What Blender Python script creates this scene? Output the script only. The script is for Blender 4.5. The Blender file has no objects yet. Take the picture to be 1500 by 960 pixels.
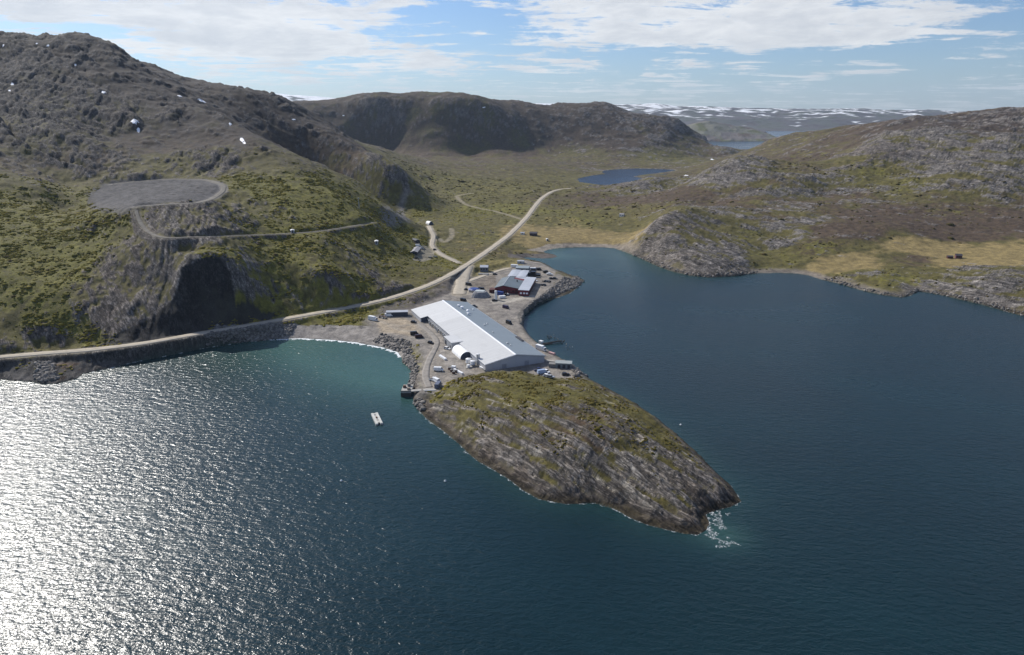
import bpy, bmesh, math, random
import numpy as np
from math import radians as R
random.seed(7)
rng = np.random.default_rng(11)
S = bpy.context.scene
COL = S.collection

# ------------------------------------------------------------------ camera
F, CX, CY, HORIZON, CAMZ = 1000.0, 750.0, 480.0, 170.0, 150.0   # pixels of the 1500 px wide photograph, metres
PITCH = math.atan((CY - HORIZON) / F)
cam = bpy.data.cameras.new('camera'); camo = bpy.data.objects.new('camera', cam); COL.objects.link(camo)
camo.location = (0, 0, CAMZ); camo.rotation_euler = (math.pi / 2 - PITCH, 0, 0)
cam.sensor_width = 36; cam.lens = 36 * F / 1500; cam.clip_start = 1; cam.clip_end = 40000
S.camera = camo

# ------------------------------------------------------------------ sun, sky, exposure
SUN_AZ, SUN_EL = R(-47), R(38)          # azimuth from +Y, negative = towards -X
sd = (math.sin(SUN_AZ) * math.cos(SUN_EL), math.cos(SUN_AZ) * math.cos(SUN_EL), math.sin(SUN_EL))
sun = bpy.data.lights.new('sun', 'SUN'); sun.energy = 5.0; sun.angle = R(0.53); sun.color = (1, 0.955, 0.89)
suno = bpy.data.objects.new('sun', sun); COL.objects.link(suno)
suno.rotation_euler = (math.pi / 2 - SUN_EL, 0, math.pi - SUN_AZ)
S.view_settings.view_transform = 'Standard'; S.view_settings.look = 'None'
S.view_settings.exposure = 0.13; S.view_settings.gamma = 1
S.cycles.use_denoising = True
S.cycles.max_bounces = 6; S.cycles.volume_bounces = 0
S.cycles.sample_clamp_indirect = 4

world = bpy.data.worlds.new('World'); S.world = world; world.use_nodes = True
class NT:
    """tiny node builder"""
    def __init__(s, nt): s.nt = nt
    def n(s, t, **k):
        o = s.nt.nodes.new(t)
        for a, b in k.items(): setattr(o, a, b)
        return o
    def put(s, sock, v):
        if isinstance(v, bpy.types.NodeSocket): s.nt.links.new(v, sock)
        elif v is not None:
            if sock.type == 'RGBA' and not isinstance(v, (int, float)) and len(v) == 3: v = (*v, 1)
            sock.default_value = v
    def m(s, op, a, b=None, c=None, clamp=False):
        o = s.n('ShaderNodeMath', operation=op, use_clamp=clamp)
        for i, v in enumerate((a, b, c)): s.put(o.inputs[i], v)
        return o.outputs[0]
    def mix(s, f, a, b, blend='MIX'):
        o = s.n('ShaderNodeMix', data_type='RGBA', blend_type=blend, clamp_factor=True)
        s.put(o.inputs[0], f); s.put(o.inputs[6], a); s.put(o.inputs[7], b)
        return o.outputs[2]
    def ramp(s, v, lo, hi):
        o = s.n('ShaderNodeMapRange', interpolation_type='SMOOTHSTEP')
        s.put(o.inputs[0], v); o.inputs[1].default_value = lo; o.inputs[2].default_value = hi
        return o.outputs[0]
    def noise(s, vec, scale, detail=4, rough=.55, dist=0.0):
        o = s.n('ShaderNodeTexNoise'); s.put(o.inputs['Vector'], vec)
        o.inputs['Scale'].default_value = scale; o.inputs['Detail'].default_value = detail
        o.inputs['Roughness'].default_value = rough; o.inputs['Distortion'].default_value = dist
        return o.outputs['Fac']
    def turned(s, vec, rot, scale, loc=(0, 0, 0)):
        return s.mapping(s.mapping(vec, rot=rot), scale=scale, loc=loc)
    def mapping(s, vec, rot=0, scale=(1, 1, 1), loc=(0, 0, 0)):
        o = s.n('ShaderNodeMapping'); s.put(o.inputs[0], vec)
        o.inputs['Rotation'].default_value = (0, 0, rot); o.inputs['Scale'].default_value = scale
        o.inputs['Location'].default_value = loc
        return o.outputs[0]

def sky_px(px, py):
    x = (px - 750) / 1000; y = (480 - py) / 1000; X, Y, Z_ = x, math.cos(PITCH) + y * math.sin(PITCH), -math.sin(PITCH) + y * math.cos(PITCH)
    return math.atan2(X, Y), math.atan2(Z_, math.hypot(X, Y))
def build_sky():
    t = NT(world.node_tree); world.node_tree.nodes.clear()
    sky = t.n('ShaderNodeTexSky', sky_type='NISHITA', sun_disc=False)
    sky.sun_elevation = SUN_EL; sky.sun_rotation = SUN_AZ
    sky.air_density = 1.0; sky.dust_density = 0.6; sky.ozone_density = 1.5; sky.altitude = 100
    tc = t.n('ShaderNodeTexCoord')
    sep = t.n('ShaderNodeSeparateXYZ'); t.put(sep.inputs[0], tc.outputs['Generated'])
    az = t.m('ARCTAN2', sep.outputs[0], sep.outputs[1]); el = t.m('ARCSINE', sep.outputs[2])
    # cloud deck seen in perspective: project the direction on a plane overhead
    zz = t.m('ADD', t.m('MAXIMUM', sep.outputs[2], 0.0), 0.045)
    cv = t.n('ShaderNodeCombineXYZ')
    t.put(cv.inputs[0], t.m('DIVIDE', sep.outputs[0], zz)); t.put(cv.inputs[1], t.m('DIVIDE', sep.outputs[1], zz))
    big = t.noise(t.mapping(cv.outputs[0], loc=(3.1, 7.7, 0)), 0.55, 9, 0.64, 0.6)
    fine = t.noise(t.mapping(cv.outputs[0], rot=0.25, scale=(0.7, 1.3, 1), loc=(11, 2, 0)), 1.5, 9, 0.68, 0.7)
    # small rounded clouds low in the sky, in azimuth / elevation
    av = t.n('ShaderNodeCombineXYZ'); t.put(av.inputs[0], az); t.put(av.inputs[1], t.m('MULTIPLY', el, 3.2))
    puff = t.noise(av.outputs[0], 15.0, 9, 0.66, 0.25)
    # where the cloud banks of that day stand: (azimuth, elevation, half widths, amount)
    banks = [(sky_px(a, b), c / 1080, d / 1080, k) for a, b, c, d, k in [
        (150, 10, 230, 26, .26), (330, 40, 200, 34, .30), (440, 62, 90, 22, .26), (230, 75, 200, 16, .24), (470, 20, 120, 26, .24), (610, 4, 110, 5, .20), (70, 20, 90, 14, .10), (420, 118, 90, 7, .17), (330, 105, 60, 7, .14), (120, 45, 60, 7, -.34), (40, 36, 60, 8, -.30),
        (600, 84, 80, 11, .22), (680, 73, 26, 6, .16), (560, 100, 60, 7, .18), (650, 100, 55, 7, .18), (610, 118, 55, 5, .17), (780, 82, 16, 4, .16), (720, 97, 20, 4, .13), (800, 104, 45, 6, .18), (830, 131, 60, 6, .16), (965, 135, 24, 4, .14), (920, 134, 20, 3, .1),
        (900, 18, 190, 20, .30), (1130, 22, 210, 26, .32), (760, 40, 110, 10, .22), (860, 58, 80, 8, .26), (1010, 48, 140, 16, .26), (1300, 28, 100, 20, .26), (1120, 66, 95, 8, .26), (1275, 65, 36, 5, .20), (1345, 52, 70, 7, .20), (1190, 92, 26, 2.5, .10), (1295, 96, 26, 2.5, .10), (1380, 88, 22, 2.5, .10), (1490, 72, 30, 4, .14), (1060, 118, 130, 6, .12), (1010, 135, 70, 4, .13), (1160, 140, 60, 5, .08), (1480, 142, 20, 3, .1),
        (660, 30, 75, 13, -.22), (590, 60, 60, 6, -.12), (900, 78, 130, 10, -.08), (1460, 25, 55, 26, -.22), (1330, 115, 160, 16, -.14), (960, 37, 24, 3, -.12), (1330, 78, 160, 6, -.12), (520, 140, 120, 6, -.05)]]
    cov = None
    for (a0, e0), wa, we, amt in banks:
        da = t.m('DIVIDE', t.m('SUBTRACT', az, a0), wa); de = t.m('DIVIDE', t.m('SUBTRACT', el, e0), we)
        g = t.m('MULTIPLY', t.m('EXPONENT', t.m('MULTIPLY', t.m('ADD', t.m('MULTIPLY', da, da), t.m('MULTIPLY', de, de)), -1.0)), amt)
        cov = g if cov is None else t.m('ADD', cov, g)
    d = t.m('ADD', t.m('ADD', t.m('MULTIPLY', big, .65), t.m('MULTIPLY', fine, 1.0)), t.m('MULTIPLY', puff, .90))
    d = t.m('ADD', d, t.m('MULTIPLY', cov, .60))
    cl = t.ramp(d, 1.27, 1.45)
    cl = t.m('MULTIPLY', cl, t.m('ADD', t.m('MULTIPLY', t.ramp(el, 0.01, 0.07), .55), .38))
    shade = t.ramp(t.m('ADD', t.m('MULTIPLY', big, .5), t.m('MULTIPLY', puff, .5)), .38, .66)   # thicker cloud has greyer undersides
    cc = t.mix(shade, (14.4, 14.4, 14.3, 1), (10.2, 10.5, 11.0, 1))
    skyc = t.mix(1.0, sky.outputs[0], (1.04, 1.30, 1.72, 1), 'MULTIPLY')
    hz = t.m('MULTIPLY', t.m('EXPONENT', t.m('MULTIPLY', t.m('MAXIMUM', el, 0), -16.0)), .40)
    skyc = t.mix(hz, skyc, (7.6, 9.3, 11.0, 1))
    mixc = t.mix(t.m('MULTIPLY', cl, .93), skyc, cc)
    bg = t.n('ShaderNodeBackground'); t.put(bg.inputs[0], mixc); bg.inputs[1].default_value = 0.060
    out = t.n('ShaderNodeOutputWorld'); t.put(out.inputs[0], bg.outputs[0])
build_sky()

# ------------------------------------------------------------------ pixel <-> place
def ray(px, py):
    x = (np.asarray(px, float) - CX) / F; y = (CY - np.asarray(py, float)) / F
    return x, math.cos(PITCH) + y * math.sin(PITCH), -math.sin(PITCH) + y * math.cos(PITCH)
def at_z(px, py, z=0.0):
    dx, dy, dz = ray(px, py); t = (z - CAMZ) / dz
    return float(dx * t), float(dy * t), float(z)
def at_y(px, py, Y):
    dx, dy, dz = ray(px, py); t = Y / dy
    return float(dx * t), float(Y), float(CAMZ + dz * t)

# ------------------------------------------------------------------ noise
_ang = np.random.default_rng(5).random(256) * 2 * np.pi
_GX, _GY = np.cos(_ang).astype('f4'), np.sin(_ang).astype('f4')
def gnoise(x, y, seed=0):
    xi = np.floor(x); yi = np.floor(y); xf = (x - xi).astype('f4'); yf = (y - yi).astype('f4')
    xi = xi.astype('i8'); yi = yi.astype('i8')
    def h(a, b):
        n = (a * 374761393 + b * 668265263 + seed * 974634777) & 0xffffffff
        n = ((n ^ (n >> 13)) * 1274126177) & 0xffffffff
        return ((n ^ (n >> 16)) & 255)
    u = xf * xf * xf * (xf * (xf * 6 - 15) + 10); v = yf * yf * yf * (yf * (yf * 6 - 15) + 10)
    def g(a, b, fx, fy):
        k = h(a, b); return _GX[k] * fx + _GY[k] * fy
    a = g(xi, yi, xf, yf); b = g(xi + 1, yi, xf - 1, yf); c = g(xi, yi + 1, xf, yf - 1); d = g(xi + 1, yi + 1, xf - 1, yf - 1)
    return ((a + u * (b - a)) + v * ((c + u * (d - c)) - (a + u * (b - a)))) * 1.5
def fbm(x, y, wl, octs, seed=0, gain=.5):
    s = 0; a = 1; tot = 0
    for i in range(octs):
        s = s + a * gnoise(x / wl, y / wl, seed + i); tot += a; a *= gain; wl /= 2.03
    return s / tot
def ridged(x, y, wl, octs, seed=0, gain=.5):
    s = 0; a = 1; tot = 0
    for i in range(octs):
        s = s + a * (1 - 2 * np.abs(gnoise(x / wl, y / wl, seed + i))); tot += a; a *= gain; wl /= 2.1
    return s / tot
def sstep(x, a, b):
    t = np.clip((x - a) / (b - a), 0, 1); return t * t * (3 - 2 * t)

# ------------------------------------------------------------------ shoreline (seen at water level)
SHORE = [(-420, 640), (-160, 585), (-60, 562), (0, 556), (20, 558), (52, 560), (60, 563), (85, 562), (112, 555), (122, 548), (150, 542), (200, 530), (250, 520),
 (300, 510), (350, 502), (400, 497.5), (440, 496), (480, 498), (520, 502), (560, 509), (583, 516.5), (588, 524), (592, 533), (604, 541),
 (603, 552), (600, 560), (604, 572), (606, 588), (612, 600), (625, 614), (650, 632), (672, 650), (690, 668), (700, 676), (720, 687),
 (745, 702), (765, 718), (790, 732), (830, 739), (870, 737), (900, 746), (925, 760), (950, 770), (975, 776), (1000, 782), (1022, 784),
 (1036, 776), (1040, 766), (1034, 754), (1050, 748), (1070, 743), (1086, 735), (1070, 711), (1050, 694), (1030, 673), (1010, 654),
 (990, 637), (965, 616), (940, 598), (920, 585), (900, 575), (875, 562), (855, 551), (840, 538), (825, 528), (800, 511), (775, 494.5),
 (765, 480), (768, 462), (785, 447), (800, 441), (815, 437), (835, 430), (850, 418), (856, 411), (848, 407), (835, 403), (822, 397),
 (812, 395), (805, 390), (798, 386), (790, 383), (772, 379.5), (760, 378.3), (772, 377.3), (795, 379), (808, 378.6), (817, 376), (812, 373),
 (800, 371), (796, 369), (802, 366.5), (815, 364.2), (835, 363), (860, 362.5), (880, 362.5), (900, 364), (920, 371), (945, 382),
 (965, 391), (985, 398), (1010, 404), (1040, 407), (1075, 405), (1105, 401), (1140, 400), (1165, 401), (1185, 404), (1200, 409),
 (1230, 416), (1260, 425), (1290, 432), (1320, 436), (1332, 434), (1345, 427), (1360, 429), (1385, 434), (1415, 441), (1440, 447),
 (1465, 454), (1485, 460), (1500, 463), (1540, 472), (1650, 492), (1900, 520)]
shore = np.array([at_z(a, b)[:2] for a, b in SHORE])
land_poly = np.vstack([shore, [[5000, 300], [9000, 9000], [-9000, 9000], [-5000, 300]]])
lake_px = [(846, 262), (850, 267), (880, 271), (910, 272), (922, 268), (935, 264), (940, 261), (927, 259), (945, 256), (970, 253), (990, 250),
           (985, 248.8), (960, 247.5), (935, 247), (905, 248), (885, 250), (882, 253), (888, 255), (870, 257), (855, 260)]
LAKE_Z = 8.0
lake = np.array([at_z(a, b, LAKE_Z)[:2] for a, b in lake_px])

def inside(poly, x, y):
    r = np.zeros(x.shape, bool); n = len(poly)
    for i in range(n):
        x0, y0 = poly[i - 1]; x1, y1 = poly[i]
        if y0 == y1: continue
        c = (y0 > y) != (y1 > y)
        r ^= c & (x < (x1 - x0) * (y - y0) / (y1 - y0) + x0)
    return r
def dist_poly(pts, x, y, closed=False, vals=None, reach=None):
    """distance to a polyline; with vals also the value interpolated along it"""
    best = np.full(x.shape, 1e9, 'f4'); bv = None if vals is None else np.zeros(x.shape, 'f4')
    n = len(pts)
    for i in range(0 if closed else 1, n):
        x0, y0 = pts[i - 1]; x1, y1 = pts[i]; dx, dy = x1 - x0, y1 - y0; L = dx * dx + dy * dy + 1e-9
        if reach is not None:
            sel = np.nonzero((x > min(x0, x1) - reach) & (x < max(x0, x1) + reach) & (y > min(y0, y1) - reach) & (y < max(y0, y1) + reach))
            xs, ys = x[sel], y[sel]
        else: sel = slice(None); xs, ys = x, y
        t = np.clip(((xs - x0) * dx + (ys - y0) * dy) / L, 0, 1)
        d = np.hypot(xs - x0 - t * dx, ys - y0 - t * dy)
        if vals is None: best[sel] = np.minimum(best[sel], d)
        else:
            b = best[sel]; k = d < b; b[k] = d[k]; best[sel] = b
            v = bv[sel]; v[k] = (vals[i - 1] + t * (vals[i] - vals[i - 1]))[k]; bv[sel] = v
    return best if vals is None else (best, bv)

# ------------------------------------------------------------------ terrain control heights:  (px, py, z)  or  (px, py, 'Y', depth)
Z = []
def cz(*rows):
    for px, py, z in rows: Z.append(at_z(px, py, z))
def cy_(*rows):
    for px, py, Y in rows: Z.append(at_y(px, py, Y))
for i, (a, b) in enumerate(SHORE):
    if i % 2 == 0 or i < 8: Z.append((*shore[i], 1.2))
# coast road
ROAD = [(-160, 541, 9), (-60, 529, 9), (0, 523, 9), (60, 518, 9), (125, 513.5, 9), (200, 505, 9), (250, 496.5, 9), (300, 487, 9), (350, 479, 9), (400, 470, 9), (450, 461.5, 8.5),
        (500, 452.5, 8), (540, 444.5, 8), (570, 437.5, 8), (600, 428, 8), (625, 419.5, 8), (645, 410.5, 8), (665, 400, 8), (682, 389.5, 8.5), (700, 378, 9), (722, 362.5, 9.5),
        (745, 345.5, 10), (760, 331, 11), (774, 316, 12.5), (783, 303, 14), (792, 292, 15), (800, 286, 15.5), (808, 281, 16), (818, 278, 16), (835, 276, 16), (858, 274.5, 15)]
cz(*ROAD)
# yard, low ground
cz((560, 480, 4), (600, 480, 4), (640, 520, 4), (690, 545, 5), (740, 480, 4), (800, 530, 4), (770, 500, 4), (830, 545, 4), (720, 450, 4), (760, 430, 4), (690, 430, 4.5), (720, 400, 6), (780, 390, 4), (820, 410, 3.5), (842, 411, 1.6), (604, 378, 14), (615, 364.5, 14), (622, 372, 13), (630, 378, 12), (609, 354, 19), (618, 360, 15), (700, 390, 7), (740, 380, 5.5), (760, 373, 5), (620, 560, 4), (500, 485, 3), (450, 485, 3), (560, 497, 2.4), (580, 507, 2.2), (604, 530, 3), (612, 555, 3.2), (540, 462, 5))
# island headland
cz((640, 585, 7), (660, 570, 8), (650, 610, 6), (680, 600, 11), (700, 560, 10), (720, 585, 13), (720, 620, 13), (770, 580, 15), (800, 600, 17), (850, 585, 15), (800, 650, 13), (860, 640, 17), (900, 615, 15), (900, 680, 12), (945, 655, 13),
   (950, 700, 9), (1000, 690, 8), (1000, 735, 5.5), (840, 690, 9), (760, 655, 11), (1045, 722, 5), (870, 565, 8), (930, 600, 9), (980, 645, 8.5), (690, 640, 6), (740, 680, 5), (900, 725, 6), (800, 710, 5), (700, 545, 7), (740, 541, 8.5), (780, 549, 8), (820, 556, 6.5), (1020, 760, 4), (1030, 690, 6), (850, 725, 4), (950, 745, 4.5), (650, 625, 3))
# west mountain, foot spurs
cy_((60, 480, 425), (20, 500, 408), (60, 400, 480), (0, 400, 470), (60, 330, 560), (0, 330, 545), (60, 270, 660), (0, 270, 640), (60, 200, 800), (0, 200, 780), (60, 130, 950), (0, 130, 930),
    (150, 200, 850), (150, 130, 1000), (110, 51, 1150), (60, 57, 1130), (30, 57, 1120), (0, 52, 1120), (145, 58, 1150), (180, 76, 1160), (200, 94, 1160), (225, 105, 1180), (250, 114, 1200), (272, 127, 1190), (300, 133, 1180), (330, 138, 1180), (380, 143, 1190), (430, 153, 1240), (340, 172, 1090), (380, 192, 1095), (420, 200, 1115),
    (100, 440, 450), (100, 490, 424), (150, 420, 470), (150, 350, 535), (150, 470, 438), (200, 470, 442), (200, 420, 476), (200, 350, 525), (250, 420, 470), (250, 375, 490), (250, 350, 502),
    (270, 375, 500), (320, 350, 520), (350, 385, 495), (365, 420, 482), (400, 420, 505), (400, 350, 575), (400, 300, 650), (400, 260, 740), (480, 400, 525), (480, 350, 590), (480, 310, 680), (600, 412, 590),
    (560, 380, 630), (560, 400, 590), (545, 325, 690), (580, 340, 760), (250, 200, 880), (250, 160, 980), (330, 200, 880), (330, 170, 960), (330, 250, 770), (350, 300, 640), (440, 380, 545))
for px, hh in ((60, 4), (100, 6), (150, 9), (200, 14), (245, 34), (268, 92), (292, 106), (316, 106), (334, 58), (350, 28), (380, 18), (420, 16), (460, 15), (500, 14), (550, 12), (585, 8)):
    rp = float(np.interp(px, [r[0] for r in ROAD], [r[1] for r in ROAD])); yr = at_z(px, rp, 9)[1]
    cy_((px, rp - 4, yr + 7), (px, rp - hh * .40, yr + 9 + hh * .11), (px, rp - hh, yr + 11 + hh * .23))
cz((200, 300, 80), (300, 296, 80), (325, 275, 84), (240, 263, 86), (160, 270, 83), (250, 285, 82), (140, 300, 72), (220, 345, 62), (90, 310, 66), (90, 270, 84))
# spur crest and the shaded back spur above the valley
cy_((306, 173, 950), (380, 205, 880), (440, 240, 800), (500, 290, 720), (455, 178, 1200), (480, 195, 1140), (500, 210, 1115), (550, 227, 1070), (577, 243, 1042), (595, 268, 1028))
cz((590, 302, 25), (600, 285, 25), (560, 318, 26), (620, 270, 27), (530, 312, 30))
Z += [(at_y(380, 205, 880)[0] + 60, 960, 85), (at_y(440, 240, 800)[0] + 50, 880, 62), (at_y(500, 290, 720)[0] + 40, 790, 45), (at_y(470, 200, 1150)[0], 1055, 52), (at_y(520, 200, 1150)[0], 1025, 36), (at_y(560, 200, 1150)[0], 1000, 28), (at_y(530, 200, 1150)[0], 1180, 92), (at_y(575, 200, 1150)[0], 1120, 70), (at_y(450, 200, 1150)[0], 1350, 120)]
# behind the west skyline
Z += [(-900, 1500, 200), (-700, 1600, 180), (-1100, 1250, 230), (-500, 1800, 120), (-1600, 1500, 180), (-1800, 2200, 120), (-900, 2300, 110), (-1800, 900, 190), (-1000, 600, 90), (-700, 480, 60), (-1300, 700, 150)]
# middle hill
cy_((430, 153, 2390), (470, 154, 2390), (500, 156, 2390), (530, 150, 2390), (560, 148, 2390), (590, 150, 2390), (615, 156, 2390), (640, 151, 2390), (665, 149, 2390), (690, 152, 2390), (720, 153, 2420), (745, 155, 2500),
    (770, 151, 2650), (800, 155, 2680), (820, 152, 2690), (850, 155, 2700), (870, 152, 2700), (890, 153, 2700), (910, 160, 2700), (930, 168, 2680), (950, 172, 2680), (975, 173, 2650), (995, 180, 2600), (1003, 195, 2570), (1020, 212, 2500), (1040, 230, 2380),
    (880, 180, 2520), (940, 195, 2470), (800, 215, 2340), (900, 220, 2280), (980, 215, 2380), (760, 225, 2250), (850, 205, 2400), (990, 235, 2250))
cy_((510, 210, 2230), (720, 222, 2240))
cz((600, 228, 34), (560, 222, 40), (640, 229, 33), (690, 226, 33), (740, 232, 30), (850, 243, 14), (950, 243, 11), (1000, 245, 11), (800, 238, 22), (900, 244, 10), (1030, 240, 14))
for px in (430, 560, 690, 800, 890, 960): Z.append((at_y(px, 150, 2950)[0], 2950, 120))
Z += [(at_y(1010, 150, 2800)[0], 2800, 60), (at_y(1045, 150, 2900)[0], 2900, 2), (at_y(1100, 150, 3100)[0], 3100, -6), (at_y(1000, 150, 3200)[0], 3200, -6), (at_y(700, 150, 3300)[0], 3300, 40), (at_y(1200, 150, 3100)[0], 3100, -6), (at_y(1400, 150, 3100)[0], 3100, 20)]
# knoll at the gap
cy_((1050, 221, 2420), (1063, 219, 2420), (1080, 228, 2400)); cz((1045, 234, 14), (1060, 235, 14))
# valley floor, lake rim
cz((750, 330, 12), (700, 290, 18), (700, 260, 24), (760, 240, 28), (640, 250, 28), (650, 300, 20), (800, 320, 12), (850, 340, 8), (820, 355, 5), (900, 350, 6), (700, 345, 11), (650, 380, 9), (640, 350, 13), (610, 330, 17), (631, 326, 15), (860, 300, 13), (900, 290, 13), (900, 320, 11), (940, 330, 12), (840, 262, 9), (850, 273, 9), (900, 275, 9), (930, 271, 9.5), (985, 255, 9.5), (1005, 258, 12), (800, 262, 16), (750, 275, 17), (870, 255, 9), (770, 300, 14))
for q in lake: Z.append((*q, LAKE_Z - .2))
# right bank: knolls, rock faces, ridge
cy_((960, 262, 1305), (975, 266, 1300), (940, 268, 1290)); cz((955, 283, 20), (985, 282, 22), (1010, 275, 26))
cy_((1085, 234, 1220), (1110, 234, 1200), (1060, 240, 1180), (1040, 252, 1150), (1140, 245, 1150), (1180, 265, 1050), (1100, 265, 1060), (1100, 290, 985), (1220, 295, 950))
cy_((962, 326, 790), (975, 314, 810), (990, 308, 830), (1008, 307, 840), (1025, 314, 835), (1045, 330, 805), (1065, 346, 770), (1090, 366, 728), (970, 352, 738), (985, 335, 765), (1010, 330, 785), (1000, 352, 738), (1030, 352, 742), (1035, 370, 702), (1060, 376, 690), (1000, 378, 686), (1040, 390, 668), (1100, 384, 688))
Z += [(at_y(990, 307, 830)[0] + 10, 900, 37), (at_y(1030, 307, 830)[0] + 20, 900, 36), (at_y(1010, 307, 830)[0] + 15, 990, 32)]
cz((950, 372, 4), (940, 345, 8), (1110, 393, 3), (960, 385, 2), (1120, 370, 9), (1100, 340, 20), (1040, 300, 28), (1150, 350, 16), (1190, 350, 20), (1210, 330, 26))
cz((1200, 390, 5), (1250, 385, 7), (1300, 390, 8), (1350, 375, 10), (1403, 377, 10), (1450, 375, 12), (1500, 385, 12), (1300, 415, 5), (1400, 425, 5), (1450, 405, 12), (1480, 415, 11), (1480, 445, 3), (1160, 385, 6), (1300, 362, 14), (1400, 355, 15), (1500, 360, 17), (1600, 390, 14), (1700, 420, 12))
cy_((1300, 330, 800), (1300, 290, 960), (1300, 250, 1090), (1300, 200, 1270), (1270, 240, 1120), (1330, 179, 1600), (1480, 250, 1010), (1480, 205, 1150), (1400, 230, 1100), (1400, 195, 1260), (1440, 205, 1180), (1350, 195, 1290), (1400, 310, 880), (1480, 320, 840), (1200, 250, 1300), (1160, 230, 1550), (1240, 215, 1500), (1200, 290, 1000),
    (1110, 216, 2050), (1130, 205, 2050), (1150, 200, 2050), (1180, 196, 2000), (1230, 188, 2000), (1290, 185, 1950), (1320, 178, 1800), (1380, 173, 1700), (1410, 169, 1650), (1440, 168, 1620), (1470, 163, 1600), (1500, 164, 1600), (1480, 185, 1350), (1440, 182, 1480),
    (1600, 160, 1600), (1700, 165, 1600), (1600, 300, 900), (1600, 230, 1100), (1750, 300, 900), (1750, 230, 1100))
Z += [(1800, 2100, 120), (1200, 2400, 40), (900, 2400, 30), (1500, 2500, 60), (2400, 2600, 80), (2600, 1700, 150), (2600, 3200, 40)]
Zc = np.array(Z, float)

XS = 1.0
NR, NC = 980, 1030
Y0, Y1 = 195.0, 3320.0
def yrow(i): return Y0 * (Y1 / Y0) ** (i / (NR - 1))
class Grid:
    pass
yy = yrow(np.arange(NR)); uu = np.linspace(-XS, XS, NC)
def toXY(u, Y): return u * (Y + 30), Y

def rbf_fit(P, vals):
    u = P[:, 0] / (P[:, 1] + 30) * 1.0; v = np.log(P[:, 1])
    A = np.sqrt((u[:, None] - u) ** 2 + (v[:, None] - v) ** 2 + 5e-5)
    n = len(P); M = np.zeros((n + 3, n + 3)); M[:n, :n] = -A + np.eye(n) * 4e-4
    M[:n, n] = 1; M[:n, n + 1] = u; M[:n, n + 2] = v; M[n:, :n] = M[:n, n:].T
    w = np.linalg.lstsq(M, np.concatenate([vals, [0, 0, 0]]), rcond=None)[0]
    return u, v, w
cu, cv, cw = rbf_fit(Zc, Zc[:, 2])
def rbf_eval(U, V):
    o = np.zeros(U.size); n = len(cu); Uf, Vf = U.ravel(), V.ravel()
    for i in range(0, U.size, 20000):
        a, b = Uf[i:i + 20000, None], Vf[i:i + 20000, None]
        o[i:i + 20000] = (-np.sqrt((a - cu) ** 2 + (b - cv) ** 2 + 5e-5)) @ cw[:n] + cw[n] + a[:, 0] * cw[n + 1] + b[:, 0] * cw[n + 2]
    return o.reshape(U.shape)
STEP = 3
ci = np.arange(0, NR + STEP, STEP); cj = np.arange(0, NC + STEP, STEP)
def upsample(C):
    """bilinear from the coarse grid to the full grid"""
    fi = np.arange(NR) / STEP; fj = np.arange(NC) / STEP
    i0 = np.minimum(fi.astype(int), len(ci) - 2); j0 = np.minimum(fj.astype(int), len(cj) - 2)
    a = (fi - i0)[:, None]; b = (fj - j0)[None]
    return ((C[i0][:, j0] * (1 - b) + C[i0][:, j0 + 1] * b) * (1 - a) + (C[i0 + 1][:, j0] * (1 - b) + C[i0 + 1][:, j0 + 1] * b) * a).astype('f4')
cU = np.broadcast_to((-XS + 2 * XS * cj / (NC - 1))[None], (len(ci), len(cj))); cV = np.broadcast_to(np.log(yrow(ci))[:, None], (len(ci), len(cj)))
H0 = upsample(rbf_eval(cU, cV))
U = np.broadcast_to(uu[None].astype('f4'), (NR, NC)); Yg = np.broadcast_to(yy[:, None].astype('f4'), (NR, NC)).copy()
Xg = (U * (Yg + 30)).astype('f4')

def sample(A, X, Y):
    X = np.asarray(X, float); Y = np.asarray(Y, float)
    fi = np.clip(np.log(np.maximum(Y, Y0) / Y0) / math.log(Y1 / Y0) * (NR - 1), 0, NR - 1.001)
    fj = np.clip((X / (Y + 30) + XS) / (2 * XS) * (NC - 1), 0, NC - 1.001)
    i = fi.astype(int); j = fj.astype(int); a = fi - i; b = fj - j
    return (A[i, j] * (1 - b) + A[i, j + 1] * b) * (1 - a) + (A[i + 1, j] * (1 - b) + A[i + 1, j + 1] * b) * a
def hit(A, px, py):
    """where the view ray through a photograph pixel meets the ground A"""
    dx, dy, dz = ray(px, py); Ys = np.concatenate([np.linspace(200, 1000, 1601), np.linspace(1001, 3300, 1500)])
    t = Ys / dy; z = CAMZ + dz * t; g = np.maximum(sample(A, dx * t, Ys), 0)
    k = np.nonzero(z <= g)[0]
    if len(k) == 0: k = [len(Ys) - 1]
    k = k[0]
    if k > 0:
        e0 = z[k - 1] - g[k - 1]; e1 = g[k] - z[k]; w = e0 / (e0 + e1 + 1e-9); Yh = Ys[k - 1] + w * (Ys[k] - Ys[k - 1])
    else: Yh = Ys[0]
    t = Yh / dy
    return np.array([float(dx * t), float(Yh), float(CAMZ + dz * t)])
def wpoly(A, pts): return np.array([hit(A, a, b)[:2] for a, b in pts])

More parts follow.
